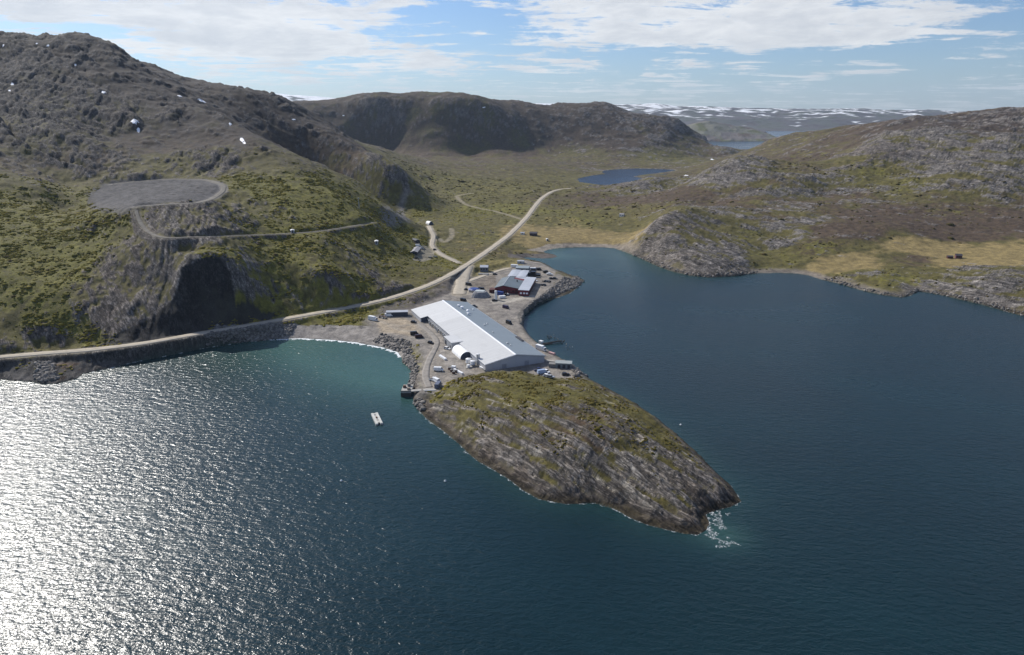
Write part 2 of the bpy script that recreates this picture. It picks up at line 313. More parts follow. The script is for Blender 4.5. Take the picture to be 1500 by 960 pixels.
# land / water
land = inside(land_poly, Xg, Yg)
sd_ = dist_poly(shore, Xg, Yg)                          # metres from the shoreline
wob = fbm(Xg, Yg, 14, 3, 40) * 2.2 * sstep(np.abs(sd_), 0, 6)
inlake = inside(lake, Xg, Yg); dlake = dist_poly(lake, Xg, Yg, True, reach=200)
rawH = H0.copy()
H = np.maximum(H0, 0.6)
dR = dist_poly(shore[SHORE.index((1086, 735)):SHORE.index((840, 538)) + 1], Xg, Yg, reach=90)
headp0 = np.array([at_z(a, b, 3)[:2] for a, b in [(600, 575), (640, 575), (690, 553), (711, 545), (770, 543), (800, 551), (860, 545), (1120, 730), (1040, 800), (800, 760), (590, 610)]])
edge = np.where(inside(headp0, Xg, Yg), 9.0 - 5.5 * np.exp(-(dR / 14) ** 2), 5.0)      # how softly the land meets the sea
H = H * (1 - np.exp(-(sd_ + 0.3) / edge))
far_off = np.maximum(sstep(Yg, 2850, 3150) * sstep(Xg / Yg, .22, .29), sstep(Yg, 2480, 2640) * sstep(Xg / Yg, .272, .292))
H = np.where(far_off > 0, H * (1 - far_off) - 8 * far_off, H)
Hbase = np.where(land, H, -np.minimum(sd_ * .35, 3)).astype('f4')

# ------------------------------------------------------------------ cover: how rocky / green / dry the ground is, from place to place
BIAS = [ # px, py, rock, green, dry, brown
 (100, 80, .6, 0, 0, .8), (40, 110, .75, 0, 0, .6), (200, 120, .35, 0, 0, .9), (60, 180, .95, 0, 0, .4), (150, 170, .9, .0, 0, .4), (120, 220, .7, .15, 0, .5), (230, 210, .25, .25, 0, .8), (330, 205, .3, .1, 0, .8), (320, 235, .9, .1, 0, .2), (300, 150, .35, 0, 0, .9), (400, 170, .4, 0, 0, .9),
 (250, 245, .5, .4, 0, .3), (30, 240, .5, .3, 0, .5), (90, 300, .3, .6, 0, .2), (30, 330, .2, .8, 0, .2), (60, 390, .1, 1, .1, 0), (110, 370, .2, .9, .1, .1), (40, 450, .2, .9, 0, .1), (15, 490, .6, .5, 0, .1), (90, 470, .3, .8, 0, .1), (80, 505, .7, .3, 0, .2),
 (150, 330, .4, .7, .2, .1), (180, 400, .88, .25, .1, .3), (160, 450, .88, .25, .1, .2), (220, 370, .88, .25, .1, .3), (250, 330, .88, .3, .1, .2), (300, 325, .8, .3, .2, .2), (280, 350, .8, .3, .1, .1), (250, 430, .8, .2, 0, .2),
 (360, 320, .6, .5, .1, .2), (400, 270, .2, .8, .1, .2), (440, 300, .1, 1, .1, .1), (510, 310, .2, .9, .2, .1), (400, 310, .6, .6, 0, .2), (420, 345, .2, .9, .1, .2), (330, 390, .3, .8, .0, .1), (400, 380, .4, .7, 0, .2), (360, 440, .2, .9, 0, .1), (470, 360, .3, .6, .1, .4), (460, 400, .4, .7, 0, .2), (520, 380, .6, .5, .1, .3), (520, 420, .3, .8, 0, .2), (560, 410, .8, .4, 0, .1), (590, 400, .5, .6, 0, .1),
 (560, 350, .2, .7, .2, .2), (545, 260, .3, .5, 0, .3), (590, 345, .1, .8, .3, .1), (600, 320, .2, .5, .3, .2), (500, 240, .4, .2, 0, .7), (440, 200, .4, 0, 0, .9), (380, 230, .3, .4, 0, .5),
 (640, 410, 0, .4, .25, .6), (620, 400, 0, .5, .35, .4), (650, 345, .1, .4, .5, .3), (680, 340, .5, .4, .2, .2), (700, 365, 0, .4, .4, .5), (720, 320, .3, .5, .25, .35), (640, 290, .2, .5, .25, .4), (620, 270, .3, .5, .2, .4), (700, 275, .2, .5, .4, .3), (680, 245, .45, .3, .2, .5), (740, 255, .3, .4, .1, .5), (740, 310, 0, .8, .1, .3), (800, 260, .25, .45, .1, .45),
 (780, 340, 0, .4, .8, .1), (840, 350, 0, .3, .9, .1), (920, 352, .05, .2, 1, .1), (820, 325, 0, .5, .5, .2), (880, 320, .05, .55, .15, .4), (830, 300, .12, .45, .1, .6), (900, 295, .1, .3, .1, .9), (930, 310, .3, .4, .1, .5), (960, 270, .9, .2, 0, .2), (1000, 285, .1, .3, .05, .9),
 (560, 200, .3, 0, 0, .7), (650, 190, .2, .1, 0, .6), (730, 200, .3, .1, 0, .6), (820, 180, .35, 0, 0, 1), (900, 200, .35, .05, 0, 1), (850, 225, .35, .4, 0, .5), (960, 190, .6, .05, 0, .7), (980, 230, .3, .5, 0, .4), (1020, 220, .5, .2, 0, .5), (850, 160, .5, 0, 0, .9),
 (990, 330, 1, .1, 0, 0), (1030, 350, 1, .1, 0, 0), (1060, 375, 1, .1, 0, .1), (1000, 370, 1, .1, 0, 0), (1090, 250, 1, .15, 0, .1), (1060, 265, .9, .2, 0, .3), (1140, 270, .8, .2, 0, .4), (1050, 300, .4, .3, .05, .7), (1110, 310, .7, .25, 0, .5), (1170, 320, .6, .3, .05, .5), (1150, 345, .9, .1, 0, .2), (1100, 345, .5, .5, .05, .2), (1130, 380, .1, .6, .1, .4),
 (1200, 365, .1, .5, .1, .6), (1230, 335, .2, .2, .05, .9), (1290, 315, .3, .2, .05, .9), (1230, 290, .4, .35, .05, .7), (1170, 245, .2, .45, .05, .6), (1220, 220, .15, .35, .05, .7), (1260, 260, .4, .5, .05, .3), (1130, 220, .25, .4, .05, .6), (1330, 215, 1, .05, 0, .1), (1370, 240, .95, .1, 0, .2), (1420, 220, .9, .15, 0, .2), (1470, 240, .95, .1, 0, .2), (1450, 270, .8, .25, 0, .4), (1330, 270, .5, .5, 0, .4), (1300, 185, .2, .2, 0, .9), (1400, 180, .3, .2, 0, .9), (1470, 175, .6, 0, 0, .8), (1450, 195, .5, .1, 0, .8),
 (1400, 300, .4, .35, .1, .6), (1450, 330, .15, .15, .05, 1), (1380, 335, .15, .2, .05, .9), (1330, 380, .2, .3, .3, .8), (1250, 388, 0, .2, 1, .2), (1220, 385, 0, .3, .9, .2), (1350, 365, 0, .3, .9, .1), (1410, 378, 0, .3, 1, .1), (1470, 378, 0, .2, 1, .2), (1450, 408, 1, .1, 0, .1), (1420, 400, .7, .2, .3, .1), (1300, 410, .4, .6, .3, .2), (1400, 420, .5, .6, .1, .2), (1450, 440, .8, .2, .1, .2), (1250, 405, .5, .4, .2, .3),
 (660, 580, .45, .8, .1, .2), (700, 560, .55, .7, .1, .3), (780, 560, .3, .85, .1, .2), (770, 585, .3, .85, .1, .2), (720, 600, .75, .5, .1, .2), (690, 620, .6, .6, .1, .3), (860, 575, .5, .7, .1, .3), (900, 600, .5, .65, .1, .3), (960, 645, .5, .7, .1, .2), (830, 610, .65, .4, .1, .4), (760, 620, .6, .5, .1, .5), (800, 650, .6, .4, 0, .7), (870, 640, .7, .35, 0, .6), (910, 650, .6, .5, 0, .4), (900, 690, .85, .15, 0, .3), (740, 665, .95, .1, 0, .2), (840, 700, 1, .05, 0, .2), (930, 720, 1, .02, 0, .1), (1000, 710, 1, .05, 0, .1), (990, 750, 1, 0, 0, 0), (1050, 725, 1, 0, 0, 0), (1010, 670, .7, .5, .1, .1), (700, 660, 1, .1, 0, .1), (640, 600, .9, .3, 0, .1), (800, 720, 1, 0, 0, .1), (770, 690, 1, .05, 0, .2),
]
bw = np.array([hit(Hbase, b[0], b[1]) for b in BIAS]); bu = bw[:, 0] / (bw[:, 1] + 30); bv_ = np.log(bw[:, 1]); bval = np.array([b[2:] for b in BIAS])
num = np.zeros((cU.size, 4)); Uf, Vf = cU.ravel(), cV.ravel()
for i in range(0, cU.size, 20000):
    d2 = (Uf[i:i + 20000, None] - bu) ** 2 + (Vf[i:i + 20000, None] - bv_) ** 2
    w = 1 / (d2 + 2e-4) ** 2; num[i:i + 20000] = (w @ bval) / w.sum(1, keepdims=True)
ROCK, GREEN, DRY, BROWN = [upsample(num[:, k].reshape(cU.shape)) for k in range(4)]

# flat made ground
YARD = [(538, 470), (575, 455), (606, 450), (640, 436), (664, 428), (672, 408), (690, 400), (720, 396), (745, 390), (760, 381), (790, 384.5), (812, 396), (816, 401), (828, 407), (818, 416), (796, 433), (775, 450), (760, 475),
        (774, 497), (800, 514), (830, 534), (850, 549), (830, 553), (800, 552), (770, 548), (711, 549), (690, 553), (655, 560), (640, 572), (619, 573), (622, 552), (627, 530), (613, 506), (588, 495), (553, 486)]
yard = np.array([at_z(a, b, 4)[:2] for a, b in YARD])
YB = inside(yard, Xg, Yg); yd = dist_poly(yard, Xg, Yg, True, reach=60)
ys = np.where(YB, yd, -yd)
QUARRY = [(132, 284), (160, 268), (240, 262), (300, 262.5), (326, 267), (329, 277), (318, 290), (290, 297), (197, 302.5), (178, 310), (140, 306)]
qpoly = wpoly(Hbase, QUARRY)
QB = inside(qpoly, Xg, Yg); qd = dist_poly(qpoly, Xg, Yg, True, reach=120); qs = np.where(QB, qd, -qd)

# roads  (name, half width, pixel path with heights or None)
ROADS = [('coast_road', 3.4, [(a, b) for a, b, z in ROAD], [z for a, b, z in ROAD]),
 ('access_road', 6.0, [(684, 390), (681, 396), (680, 402), (677, 411), (675, 421), (673, 431)], None),
 ('factory_road', 2.6, [(687, 412), (700, 407.5), (715, 402), (727, 398), (738, 394.5), (748, 393)], None),
 ('camp_road', 2.6, [(672, 385.5), (660, 379.5), (648, 374), (637, 366), (632, 360), (634, 352), (636, 346), (632, 338), (628, 331)], None),
 ('hill_track', 1.5, [(548, 326), (520, 331), (490, 336), (455, 340), (420, 343), (380, 344.5), (340, 345), (300, 346.5), (270, 348), (245, 349), (225, 346), (210, 335), (203, 322), (200, 312), (199, 304)], None),
 ('quarry_road', 2.6, [(199, 303), (240, 299.5), (290, 297), (315, 291), (327, 280), (328, 271), (305, 264), (275, 262.5), (240, 263), (200, 266), (165, 270)], None),
 ('yard_track', 2.0, [(614, 474), (628, 485), (638, 495), (642, 502), (637, 512), (630, 523), (625, 536), (622, 549), (624, 560), (629, 567)], None),
 ('valley_track', 2.0, [(694, 283), (684, 284), (668, 287), (674, 294), (683, 300), (700, 305), (722, 309), (745, 315), (766, 322)], None),
 ('valley_loop', 1.6, [(644, 350), (650, 356), (660, 350), (663, 343), (661, 335)], None)]
road_geo = []
noise_free = np.zeros((NR, NC), 'f4')
# relief -------------------------------------------------------------------------------------------------
gen = sstep(sd_, 0, 25)
made = np.maximum(sstep(ys, -6, 1), sstep(qs, -8, 4))
calm = 1 - made
dist = np.hypot(Xg, Yg)
def strike(deg):
    c, s_ = math.cos(R(deg)), math.sin(R(deg)); return Xg * c - Yg * s_, Xg * s_ + Yg * c      # along / across the rock layers
A1, B1 = strike(50)
A2, B2 = strike(78)
headp = np.array([at_z(a, b, 3)[:2] for a, b in [(600, 575), (640, 575), (690, 553), (711, 545), (770, 543), (800, 551), (860, 545), (1120, 730), (1040, 800), (800, 760), (590, 610)]])
head = inside(headp, Xg, Yg)
mnt = 1 - head
def layers(a, b, wl, seed, bend=.5, riser=.22):
    """tilted rock beds: long gentle tops that end in short steep risers"""
    s_ = b / wl + bend * fbm(a / 3, b, wl * 3.2, 3, seed) * 2.2
    k_ = np.floor(s_); f_ = (s_ - k_).astype('f4'); k_ = k_.astype('i8')
    amp = .35 + .65 * (((k_ * 7919 + seed * 131) % 97) / 97.0)
    amp = amp * (.55 + .9 * np.clip(gnoise(a / (wl * 5) + k_ * 3.7, k_ * 1.3, seed + 5) + .35, 0, 1))
    return (np.where(f_ < 1 - riser, f_ / (1 - riser), (1 - f_) / riser) - .5) * amp
far = sstep(dist, 900, 1800)
mix = np.clip(ROCK + .35 * fbm(Xg, Yg, 45, 4, 150) + .25 * fbm(Xg, Yg, 12, 3, 155), 0, 1.3)
rough = sstep(mix, .22, .80) * land
wA, wB = np.where((Xg < 40) & ~head, A2, A1), np.where((Xg < 40) & ~head, B2, B1)
def crag(*a): return ridged(*a) - .25
z_r = layers(wA, wB, 31, 3, 1.7) * 2.4 * mnt + layers(wA, wB, 11, 13, 1.6) * 1.5 * mnt + layers(A1, B1, 4.0, 23) * 1.1 * mnt
z_r = z_r + crag(A1 / 1.7, B1, 44, 5, 43, .58) * 3.2 * mnt + crag(Xg, Yg, 10, 3, 53) * 1.0 * mnt
big = crag(A1 / 1.6, B1, 150, 4, 33)
z_f = crag(Xg, Yg * 1.5, 90, 4, 63) * 5 + crag(Xg, Yg, 240, 3, 73) * 9
hilly = sstep(H0, 25, 70) * land
soft = fbm(Xg, Yg, 40, 4, 83) * 2.0 + fbm(Xg, Yg, 9, 3, 93) * .8 + fbm(Xg, Yg, 3, 2, 95) * .35
A4, B4 = strike(20)
z_r = z_r + sstep(H0, 70, 130) * (Xg < 0) * (Yg < 1700) * (layers(A4, B4, 75, 181, 1.3, .12) * 12 + layers(A4, B4, 28, 187, 1.4, .15) * 4)
z_r = z_r + sstep(Xg, 120, 260) * (layers(A1, B1, 38, 171, .9) * 5.5 + crag(A1 / 2, B1, 60, 2, 175) * 2.0)
D = (z_r * rough * (.55 + .45 * gen) * (.8 + .5 * hilly) + soft * gen * (1 - .5 * rough) + big * 3.5 * hilly * rough * gen + crag(Xg / 1.3, Yg, 210, 4, 37) * 8 * sstep(H0, 60, 140) * gen * (Yg < 1700)) + z_f * far * hilly
D = D + sstep(Yg, 900, 1300) * gen * (crag(Xg / 1.8, Yg, 70, 4, 160) * 2.2 + fbm(Xg, Yg, 25, 3, 165) * 1.6) * 1.5 * (1 - hilly) * (dlake > 40)
D = D * calm + made * fbm(Xg, Yg, 6, 3, 103) * .12 + sstep(qs, 2, 14) * (crag(Xg, Yg * 1.6, 22, 3, 108) * 1.3 + fbm(Xg, Yg, 7, 3, 109) * .8)
A3, B3 = strike(48)
hs = layers(A3, B3, 8.5, 123, .35) * 3.0 + layers(A3, B3, 3.4, 133, .4) * 1.5 + crag(A3 / 6, B3, 5, 3, 137) * .9 + crag(Xg, Yg, 3.0, 2, 139) * .45 + crag(A3 / 2, B3, 22, 2, 141) * 1.6
D = D + head * hs * np.clip(rough * .8 + .25, 0, 1) * sstep(sd_, .5, 9) * calm
D = D + head * crag(A3 / 3, B3, 3.5, 3, 147) * .8 * (1 - sstep(sd_, 5, 14)) * sstep(sd_, 0, 2) * calm
D = D + fbm(Xg, Yg, 5, 3, 143) * 0.9 * sstep(sd_, 0, 2) * (1 - sstep(sd_, 4, 14)) * rough * calm
D = np.where(dlake < 40, D * sstep(dlake, 2, 40), D)
D *= 1 - .95 * sstep(DRY, .6, .9)
Hn = Hbase + np.where(land, D, 0)
# made ground levels
k = sstep(ys, -7, .5)
Hn = np.where(land, Hn * (1 - k) + 4.0 * k + made * D * .3 * k, Hn)
H = Hn.astype('f4')
lakeside = sstep(dlake, 0, 25)
H = np.where(inlake, LAKE_Z - 1.5, np.where(dlake < 25, np.maximum(H, LAKE_Z + .4) * 1.0, H))
# road beds
for nm, hw, pts, zs in ROADS:
    P = np.array([hit(H, a, b) for a, b in pts]) if zs is None else np.array([at_z(a, b, z) for (a, b), z in zip(pts, zs)])
    # resample
    seg = np.r_[0, np.cumsum(np.hypot(*np.diff(P[:, :2], axis=0).T))]
    n = max(int(seg[-1] / 5), 8); s = np.linspace(0, seg[-1], n)
    Q = np.stack([np.interp(s, seg, P[:, c]) for c in range(3)], 1)
    for _ in range(4):
        Q[1:-1] = (Q[:-2] + 2 * Q[1:-1] + Q[2:]) / 4
    for _ in range(14): Q[1:-1, 2] = (Q[:-2, 2] + 2 * Q[1:-1, 2] + Q[2:, 2]) / 4
    d, v = dist_poly(Q[:, :2], Xg, Yg, vals=Q[:, 2], reach=30)
    shoulder = 4 if zs is None else 5
    w = 1 - sstep(d, hw + 1.0, hw + shoulder + 1)
    H = np.where(land & (w > 0), H * (1 - w) + (v - .12) * w, H)
    road_geo.append((nm, hw, Q, d))
H = np.where(land & (sd_ > .5) & ~inlake, np.maximum(H, .12), H).astype('f4')
G = H
def g(px, py): return hit(G, px, py)
def gz(X, Y): return float(sample(G, X, Y))

# ------------------------------------------------------------------ ground colours (what each spot is made of, with some shade painted in)
dzx = np.gradient(H, axis=1) / np.maximum(np.gradient(Xg, axis=1), 1e-3)
dzy = np.gradient(H, axis=0) / np.gradient(Yg, axis=0)
slope = np.hypot(dzx, dzy)
n1 = fbm(Xg, Yg, 60, 5, 200); n2 = fbm(Xg, Yg, 14, 4, 210); n3 = fbm(Xg, Yg, 4, 3, 220); n4 = fbm(A1 / 4, B1, 9, 4, 230); n5 = fbm(A1 / 7, B1, 3.2, 3, 240); n6 = fbm(Xg, Yg, 240, 4, 250)
def C(*c): return np.array(c, 'f4')
col = np.empty((NR, NC, 3), 'f4')
def lay(mask, c):
    global col
    m = np.clip(mask, 0, 1)[..., None].astype('f4'); col = col * (1 - m) + c * m
def tint(c, n, amt): return c * (1 + amt * n)[..., None].astype('f4')
olive, brown, green = C(.112, .098, .032), C(.088, .062, .042), C(.150, .140, .028)
dry, rockc, rockd = C(.245, .19, .082), C(.215, .197, .186), C(.062, .056, .053)
col[:] = tint(olive, n2 + n3, .35)
lay(sstep(BROWN + n1 * .6 + n2 * .35, .35, .7), tint(brown, n2 + n3, .4))
gmask = sstep(GREEN + n1 * .45 + n2 * .5 + n3 * .35 + head * (n5 * .8 + n4 * .6 - .05), .38, .75)
lay(sstep(H, 95, 150) * sstep(BROWN, .3, .6) * (Yg < 1600) * .6, tint(C(.044, .037, .037), n2 + n3, .5))  # high heath painted darker, standing in for cloud shadow
lay(gmask, tint(green, n3 + n2 * .6, .45))
lay(sstep(GREEN * .6 + n2 * .8 + n5 * .4, .55, .8) * gmask, C(.165, .145, .034))
lay(head * gmask * .6, tint(C(.092, .078, .022), n2 + n3, .4))
lay(sstep(n3 + n2, .25, .6) * .6 * (1 - DRY), C(.075, .066, .028))
dmask = sstep(DRY + n2 * .35 + n1 * .3, .42, .75)
lay(dmask, tint(dry, n2 * .8 + n3 * .5, .35))
lap = (H - (np.roll(H, 5, 0) + np.roll(H, -5, 0) + np.roll(H, 5, 1) + np.roll(H, -5, 1)) / 4) / (1 + dist / 700)
n7 = fbm(wA / 6, wB, 5, 3, 260); n8 = fbm(Xg, Yg, 1.9, 2, 270)
n9 = fbm(Xg / 2.6, Yg, 34, 4, 280)
east = sstep(Xg, 80, 180)
rb = ROCK * .76 + n1 * .3 + east * (n9 * .95 + .03) + n4 * .45 + n2 * .35 + n5 * .35 + n3 * .3 + n7 * .35 + np.clip(slope - .6, -.5, 1.2) * .28 + np.clip(lap, -1.2, 1.2) * .30
rmask = sstep(rb, .46, .66)
lay(rmask, tint(rockc, n5 * .8 + n3 * .7 + n4 * .5 + n8 * .6, .50))
lay(rmask * sstep(Xg, 120, 260) * sstep(n2 + n4, -.3, .3) * .7, C(.33, .31, .295))
lay(rmask * sstep(H, 70, 130) * (Xg < -100) * (Yg < 1700) * .6, tint(C(.125, .115, .116), n3 + n5, .5))
lay(rmask * sstep(n5 - n3 * .4 + n7 * .5, .15, .42) * .8, rockd)
lay(rmask * sstep(n8 + n7, .35, .6) * .7, C(.05, .047, .045))
lay(rmask * sstep(n4 + n5 * .6, .35, .7) * .8, C(.31, .29, .275))
lay(rmask * sstep(n6 + n2 * .4, .0, .4) * .5, C(.165, .132, .112))
lay(head * rmask * sstep(n2 + n4 * .5, -.1, .3) * .55, C(.16, .128, .10))
lay(head * rmask * sstep(sd_, 5, 9) * (1 - sstep(sd_, 22, 46)) * sstep(n4 + n2 * .6 + n7 * .4, -.25, .25) * (dR > 25) * .6, tint(C(.30, .275, .25), n5 + n3, .35))
lay(head * sstep(n5 + n3 * .4 + .6 * n7, .22, .45) * sstep(ROCK, .3, .7) * .8, C(.36, .335, .30))
# shore bands
rocky = sstep(ROCK + n2 * .2, .35, .65)
lay((1 - sstep(H, 1.0, 2.4 + n2 * .9 + head * .8)) * land * (sd_ < 12) * .92, C(.052, .042, .028))
lay((1 - sstep(H, 2.0, 4.5 + n2 * 1.2)) * land * sstep(H, 1.0, 1.8) * rocky * (sd_ < 25) * .5, C(.16, .135, .12))
# beaches and gravel
beachw = wpoly(H, [(385, 480), (430, 474), (500, 476), (545, 478), (575, 490), (600, 505), (606, 530), (590, 535), (575, 522), (500, 506), (380, 504)])
bb = inside(beachw, Xg, Yg)
lay(bb * 1.0, tint(C(.27, .25, .232), n3 + n2 * .5, .25))
bayb = wpoly(H, [(790, 363), (800, 358), (850, 357), (890, 358), (905, 362), (900, 366), (860, 364), (800, 370), (770, 366)])
lay(inside(bayb, Xg, Yg) * 1.0, tint(C(.33, .29, .24), n3, .25))
spit = wpoly(H, [(744, 372), (770, 371), (800, 372), (818, 375), (812, 380), (790, 380), (760, 379), (744, 377)])
lay(inside(spit, Xg, Yg) * 1.0, tint(C(.12, .105, .095), n3, .3))
lay((1 - sstep(sd_ + n3 * 4, 6, 14)) * land * sstep(Yg, 560, 600) * (Xg > 60) * (1 - rocky * .6) * .8, tint(C(.24, .21, .18), n3, .3))
emb = wpoly(H, [(-200, 545), (0, 530), (60, 523), (125, 518), (200, 509), (300, 491), (400, 474), (400, 500), (350, 502), (200, 531), (0, 560), (-200, 600)])
lay((sd_ < 26) * (Xg < at_z(395, 490)[0]) * land * (H < 8.6) * .95, tint(C(.085, .080, .078), n3 + n5 + n2, .4))  # embankment stone, its shade deepened in the colour
bump_ = wpoly(H, [(55, 524), (90, 520), (128, 522), (130, 540), (85, 560), (55, 560)])
lay(inside(bump_, Xg, Yg) * sstep(n2 + n3, -.1, .4) * .7, C(.14, .085, .055))
cliff_shade = wpoly(H, [(215, 472), (258, 430), (268, 392), (290, 380), (318, 375), (338, 400), (345, 445), (420, 458), (320, 482), (200, 503), (90, 516)])
lay(inside(cliff_shade, Xg, Yg) * .92, tint(C(.034, .033, .035), n3, .3))  # shade of the cliff face painted in, darker than its rock
gravel = C(.235, .215, .195)
lay(sstep(ys + n2 * 5, -9, 1) * land, tint(gravel, n2 * .7 + n3 * .6, .30))
lay(sstep(ys + n2 * 4, -1, 2) * sstep(n1 + n2 * .7, .0, .4) * .5, C(.30, .265, .22))
bank = wpoly(H, [(540, 462), (560, 447), (600, 435), (640, 420), (666, 408), (668, 426), (640, 438), (606, 452), (575, 458)])
bk = inside(bank, Xg, Yg); lay(bk * sstep(n2 + n1, -.5, 0) * .85, tint(C(.135, .118, .108), n3 + n2, .4))
camp = wpoly(H, [(603, 381), (609, 370), (616, 360), (626, 361), (637, 370), (632, 380), (618, 384)])
cm = inside(camp, Xg, Yg); lay(cm * .8, tint(C(.25, .225, .19), n3 + n2, .25))
point = wpoly(H, [(815, 398), (830, 403), (850, 407), (858, 412), (845, 421), (815, 438), (800, 438), (806, 425)])
pt = inside(point, Xg, Yg); lay(pt * sstep(n2 + n3 * .6, -.2, .2) * .8, tint(C(.17, .15, .125), n3 + n5, .45)); lay(pt * sstep(n2 - n3 * .5 + n1, .1, .35) * .8, C(.13, .115, .035))
wy = wpoly(H, [(548, 468), (590, 463), (612, 478), (618, 492), (600, 492), (560, 486)])
lay(sstep(np.where(inside(wy, Xg, Yg), 1, -1) * dist_poly(wy, Xg, Yg, True, reach=40) + n2 * 4, -3, 3), tint(C(.36, .30, .225), n2, .2))
ny = wpoly(H, [(688, 395), (700, 384), (760, 378), (765, 390), (740, 392), (700, 404), (690, 405)])
lay(sstep(np.where(inside(ny, Xg, Yg), 1, -1) * dist_poly(ny, Xg, Yg, True, reach=40) + n2 * 5, -3, 3) * .9, tint(C(.21, .175, .06), n2 + n3, .35))
by = wpoly(H, [(690, 412), (725, 402), (728, 420), (712, 424), (692, 422)])
lay(inside(by, Xg, Yg) * .6, tint(C(.15, .12, .09), n2 + n3, .3))
con = wpoly(H, [(674, 410), (690, 408), (688, 425), (684, 431), (671, 430)])
lay(inside(con, Xg, Yg) * .95, tint(C(.40, .375, .33), n2, .12))
con2 = wpoly(H, [(718, 441), (750, 437), (785, 431), (782, 437), (745, 444), (722, 446)])
lay(inside(con2, Xg, Yg) * .9, tint(C(.42, .39, .34), n2, .12))
con3 = wpoly(H, [(622, 470), (632, 480), (645, 494), (642, 503), (652, 512), (668, 522), (692, 545), (675, 551), (655, 540), (640, 508), (620, 478)])
lay(inside(con3, Xg, Yg) * .8, tint(C(.31, .285, .26), n2, .15))
for path in ([(668, 433), (690, 447), (730, 452), (765, 442), (785, 436), (790, 425), (783, 410)], [(745, 470), (752, 480), (770, 496), (800, 519), (820, 532), (835, 545)], [(600, 476), (585, 478), (565, 474), (556, 470)], [(617, 480), (606, 486), (590, 484), (570, 478)], [(652, 512), (668, 528), (684, 540)], [(676, 436), (700, 449), (722, 462), (742, 474)], [(735, 446), (760, 440), (775, 446), (762, 462), (748, 470)], [(640, 500), (622, 496), (608, 500), (600, 494)], [(812, 541), (800, 548), (786, 546)]):
    P = np.array([at_z(a, b, 4)[:2] for a, b in path]); dd = dist_poly(P, Xg, Yg, reach=20) + n2 * 1.2
    lay((1 - sstep(np.abs(dd - 1.1), .3, .9)) * .45 * YB, C(.33, .30, .26)); lay((1 - sstep(dd, .2, 3.4)) * .28 * YB, C(.30, .275, .24))
lay(YB * sstep(n3 + n2 * .8, .25, .6) * .35, C(.15, .135, .12))
riprap_a = wpoly(H, [(760, 470), (770, 452), (790, 442), (812, 434), (806, 430), (785, 437), (768, 448), (757, 462)])
lay(inside(riprap_a, Xg, Yg) * .9, tint(C(.12, .115, .11), n3 + n5, .5))
cove = wpoly(H, [(590, 520), (606, 520), (612, 545), (604, 572), (596, 560)])
lay(inside(cove, Xg, Yg) * .7, tint(C(.26, .235, .19), n3 * 1.2 + n5, .45))
qn = sstep(qs + n2 * 9 + n3 * 4, -5, 3)
lay(qn, tint(C(.088, .085, .088), n5 * .8 + n3 * .8 + n2, .40))
qface = wpoly(H, [(130, 285), (180, 300), (200, 304), (185, 318), (150, 312), (128, 300)])
lay(inside(qface, Xg, Yg) * .8, tint(C(.095, .09, .09), n3 + n5, .35))
for nm, hw, Q, d in road_geo:
    c = {'hill_track': C(.17, .15, .115), 'quarry_road': C(.19, .18, .17), 'yard_track': C(.29, .26, .225), 'valley_track': C(.27, .235, .17), 'valley_loop': C(.25, .22, .16)}.get(nm, C(.33, .29, .23))
    lay((1 - sstep(d + n3 * 1.2, hw + .6, hw + 2.4)) * land * .85, c)
lay(~land * 1.0, C(.05, .07, .06))
# lakeshore and the washed out stream bed in the gully
lay((1 - sstep(dlake, 2, 9)) * (~inlake) * sstep(n2 + .2, 0, .4) * (Yg > 1850), C(.36, .32, .26))
gul = wpoly(H, [(592, 268), (603, 280), (595, 296), (575, 310), (620, 322), (600, 326), (540, 318), (560, 308), (583, 296)])
lay(sstep(np.where(inside(gul, Xg, Yg), 1, -1) * dist_poly(gul, Xg, Yg, True, reach=60) + n2 * 10, -4, 6) * .8, tint(C(.23, .215, .21), n3, .3))

col *= .86
up_ = sstep(H + n2 * 12 + n1 * 15, 75, 125) * (Xg < -60) * (Yg < 2000)            # the bare upper mountain: dark heath and gneiss with cloud shade painted in
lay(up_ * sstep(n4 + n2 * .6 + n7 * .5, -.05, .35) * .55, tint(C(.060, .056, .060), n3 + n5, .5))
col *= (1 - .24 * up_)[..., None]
fh = (Yg > 2050) * (Xg < 700) * sstep(H, 30, 60); col *= (1 - .25 * fh)[..., None]  # far hill toned down, cloud shade put into its colour
# ------------------------------------------------------------------ materials
MATS = {}
def mat(name, color, rough_=.7, metal=0.0, grime=.12, scale=.8, spec=.5):
    if name in MATS: return MATS[name]
    m = bpy.data.materials.new(name); m.use_nodes = True; t = NT(m.node_tree); m.node_tree.nodes.clear()
    b = t.n('ShaderNodeBsdfPrincipled'); o = t.n('ShaderNodeOutputMaterial'); t.put(o.inputs[0], b.outputs[0])
    tc = t.n('ShaderNodeTexCoord'); nz = t.noise(tc.outputs['Object'], scale, 5, .6)
    dark = tuple(c * (1 - 2.2 * grime) for c in color)
    t.put(b.inputs['Base Color'], t.mix(t.ramp(nz, .35, .75), color, dark))
    b.inputs['Roughness'].default_value = rough_; b.inputs['Metallic'].default_value = metal
    b.inputs['Specular IOR Level'].default_value = spec
    MATS[name] = m; return m

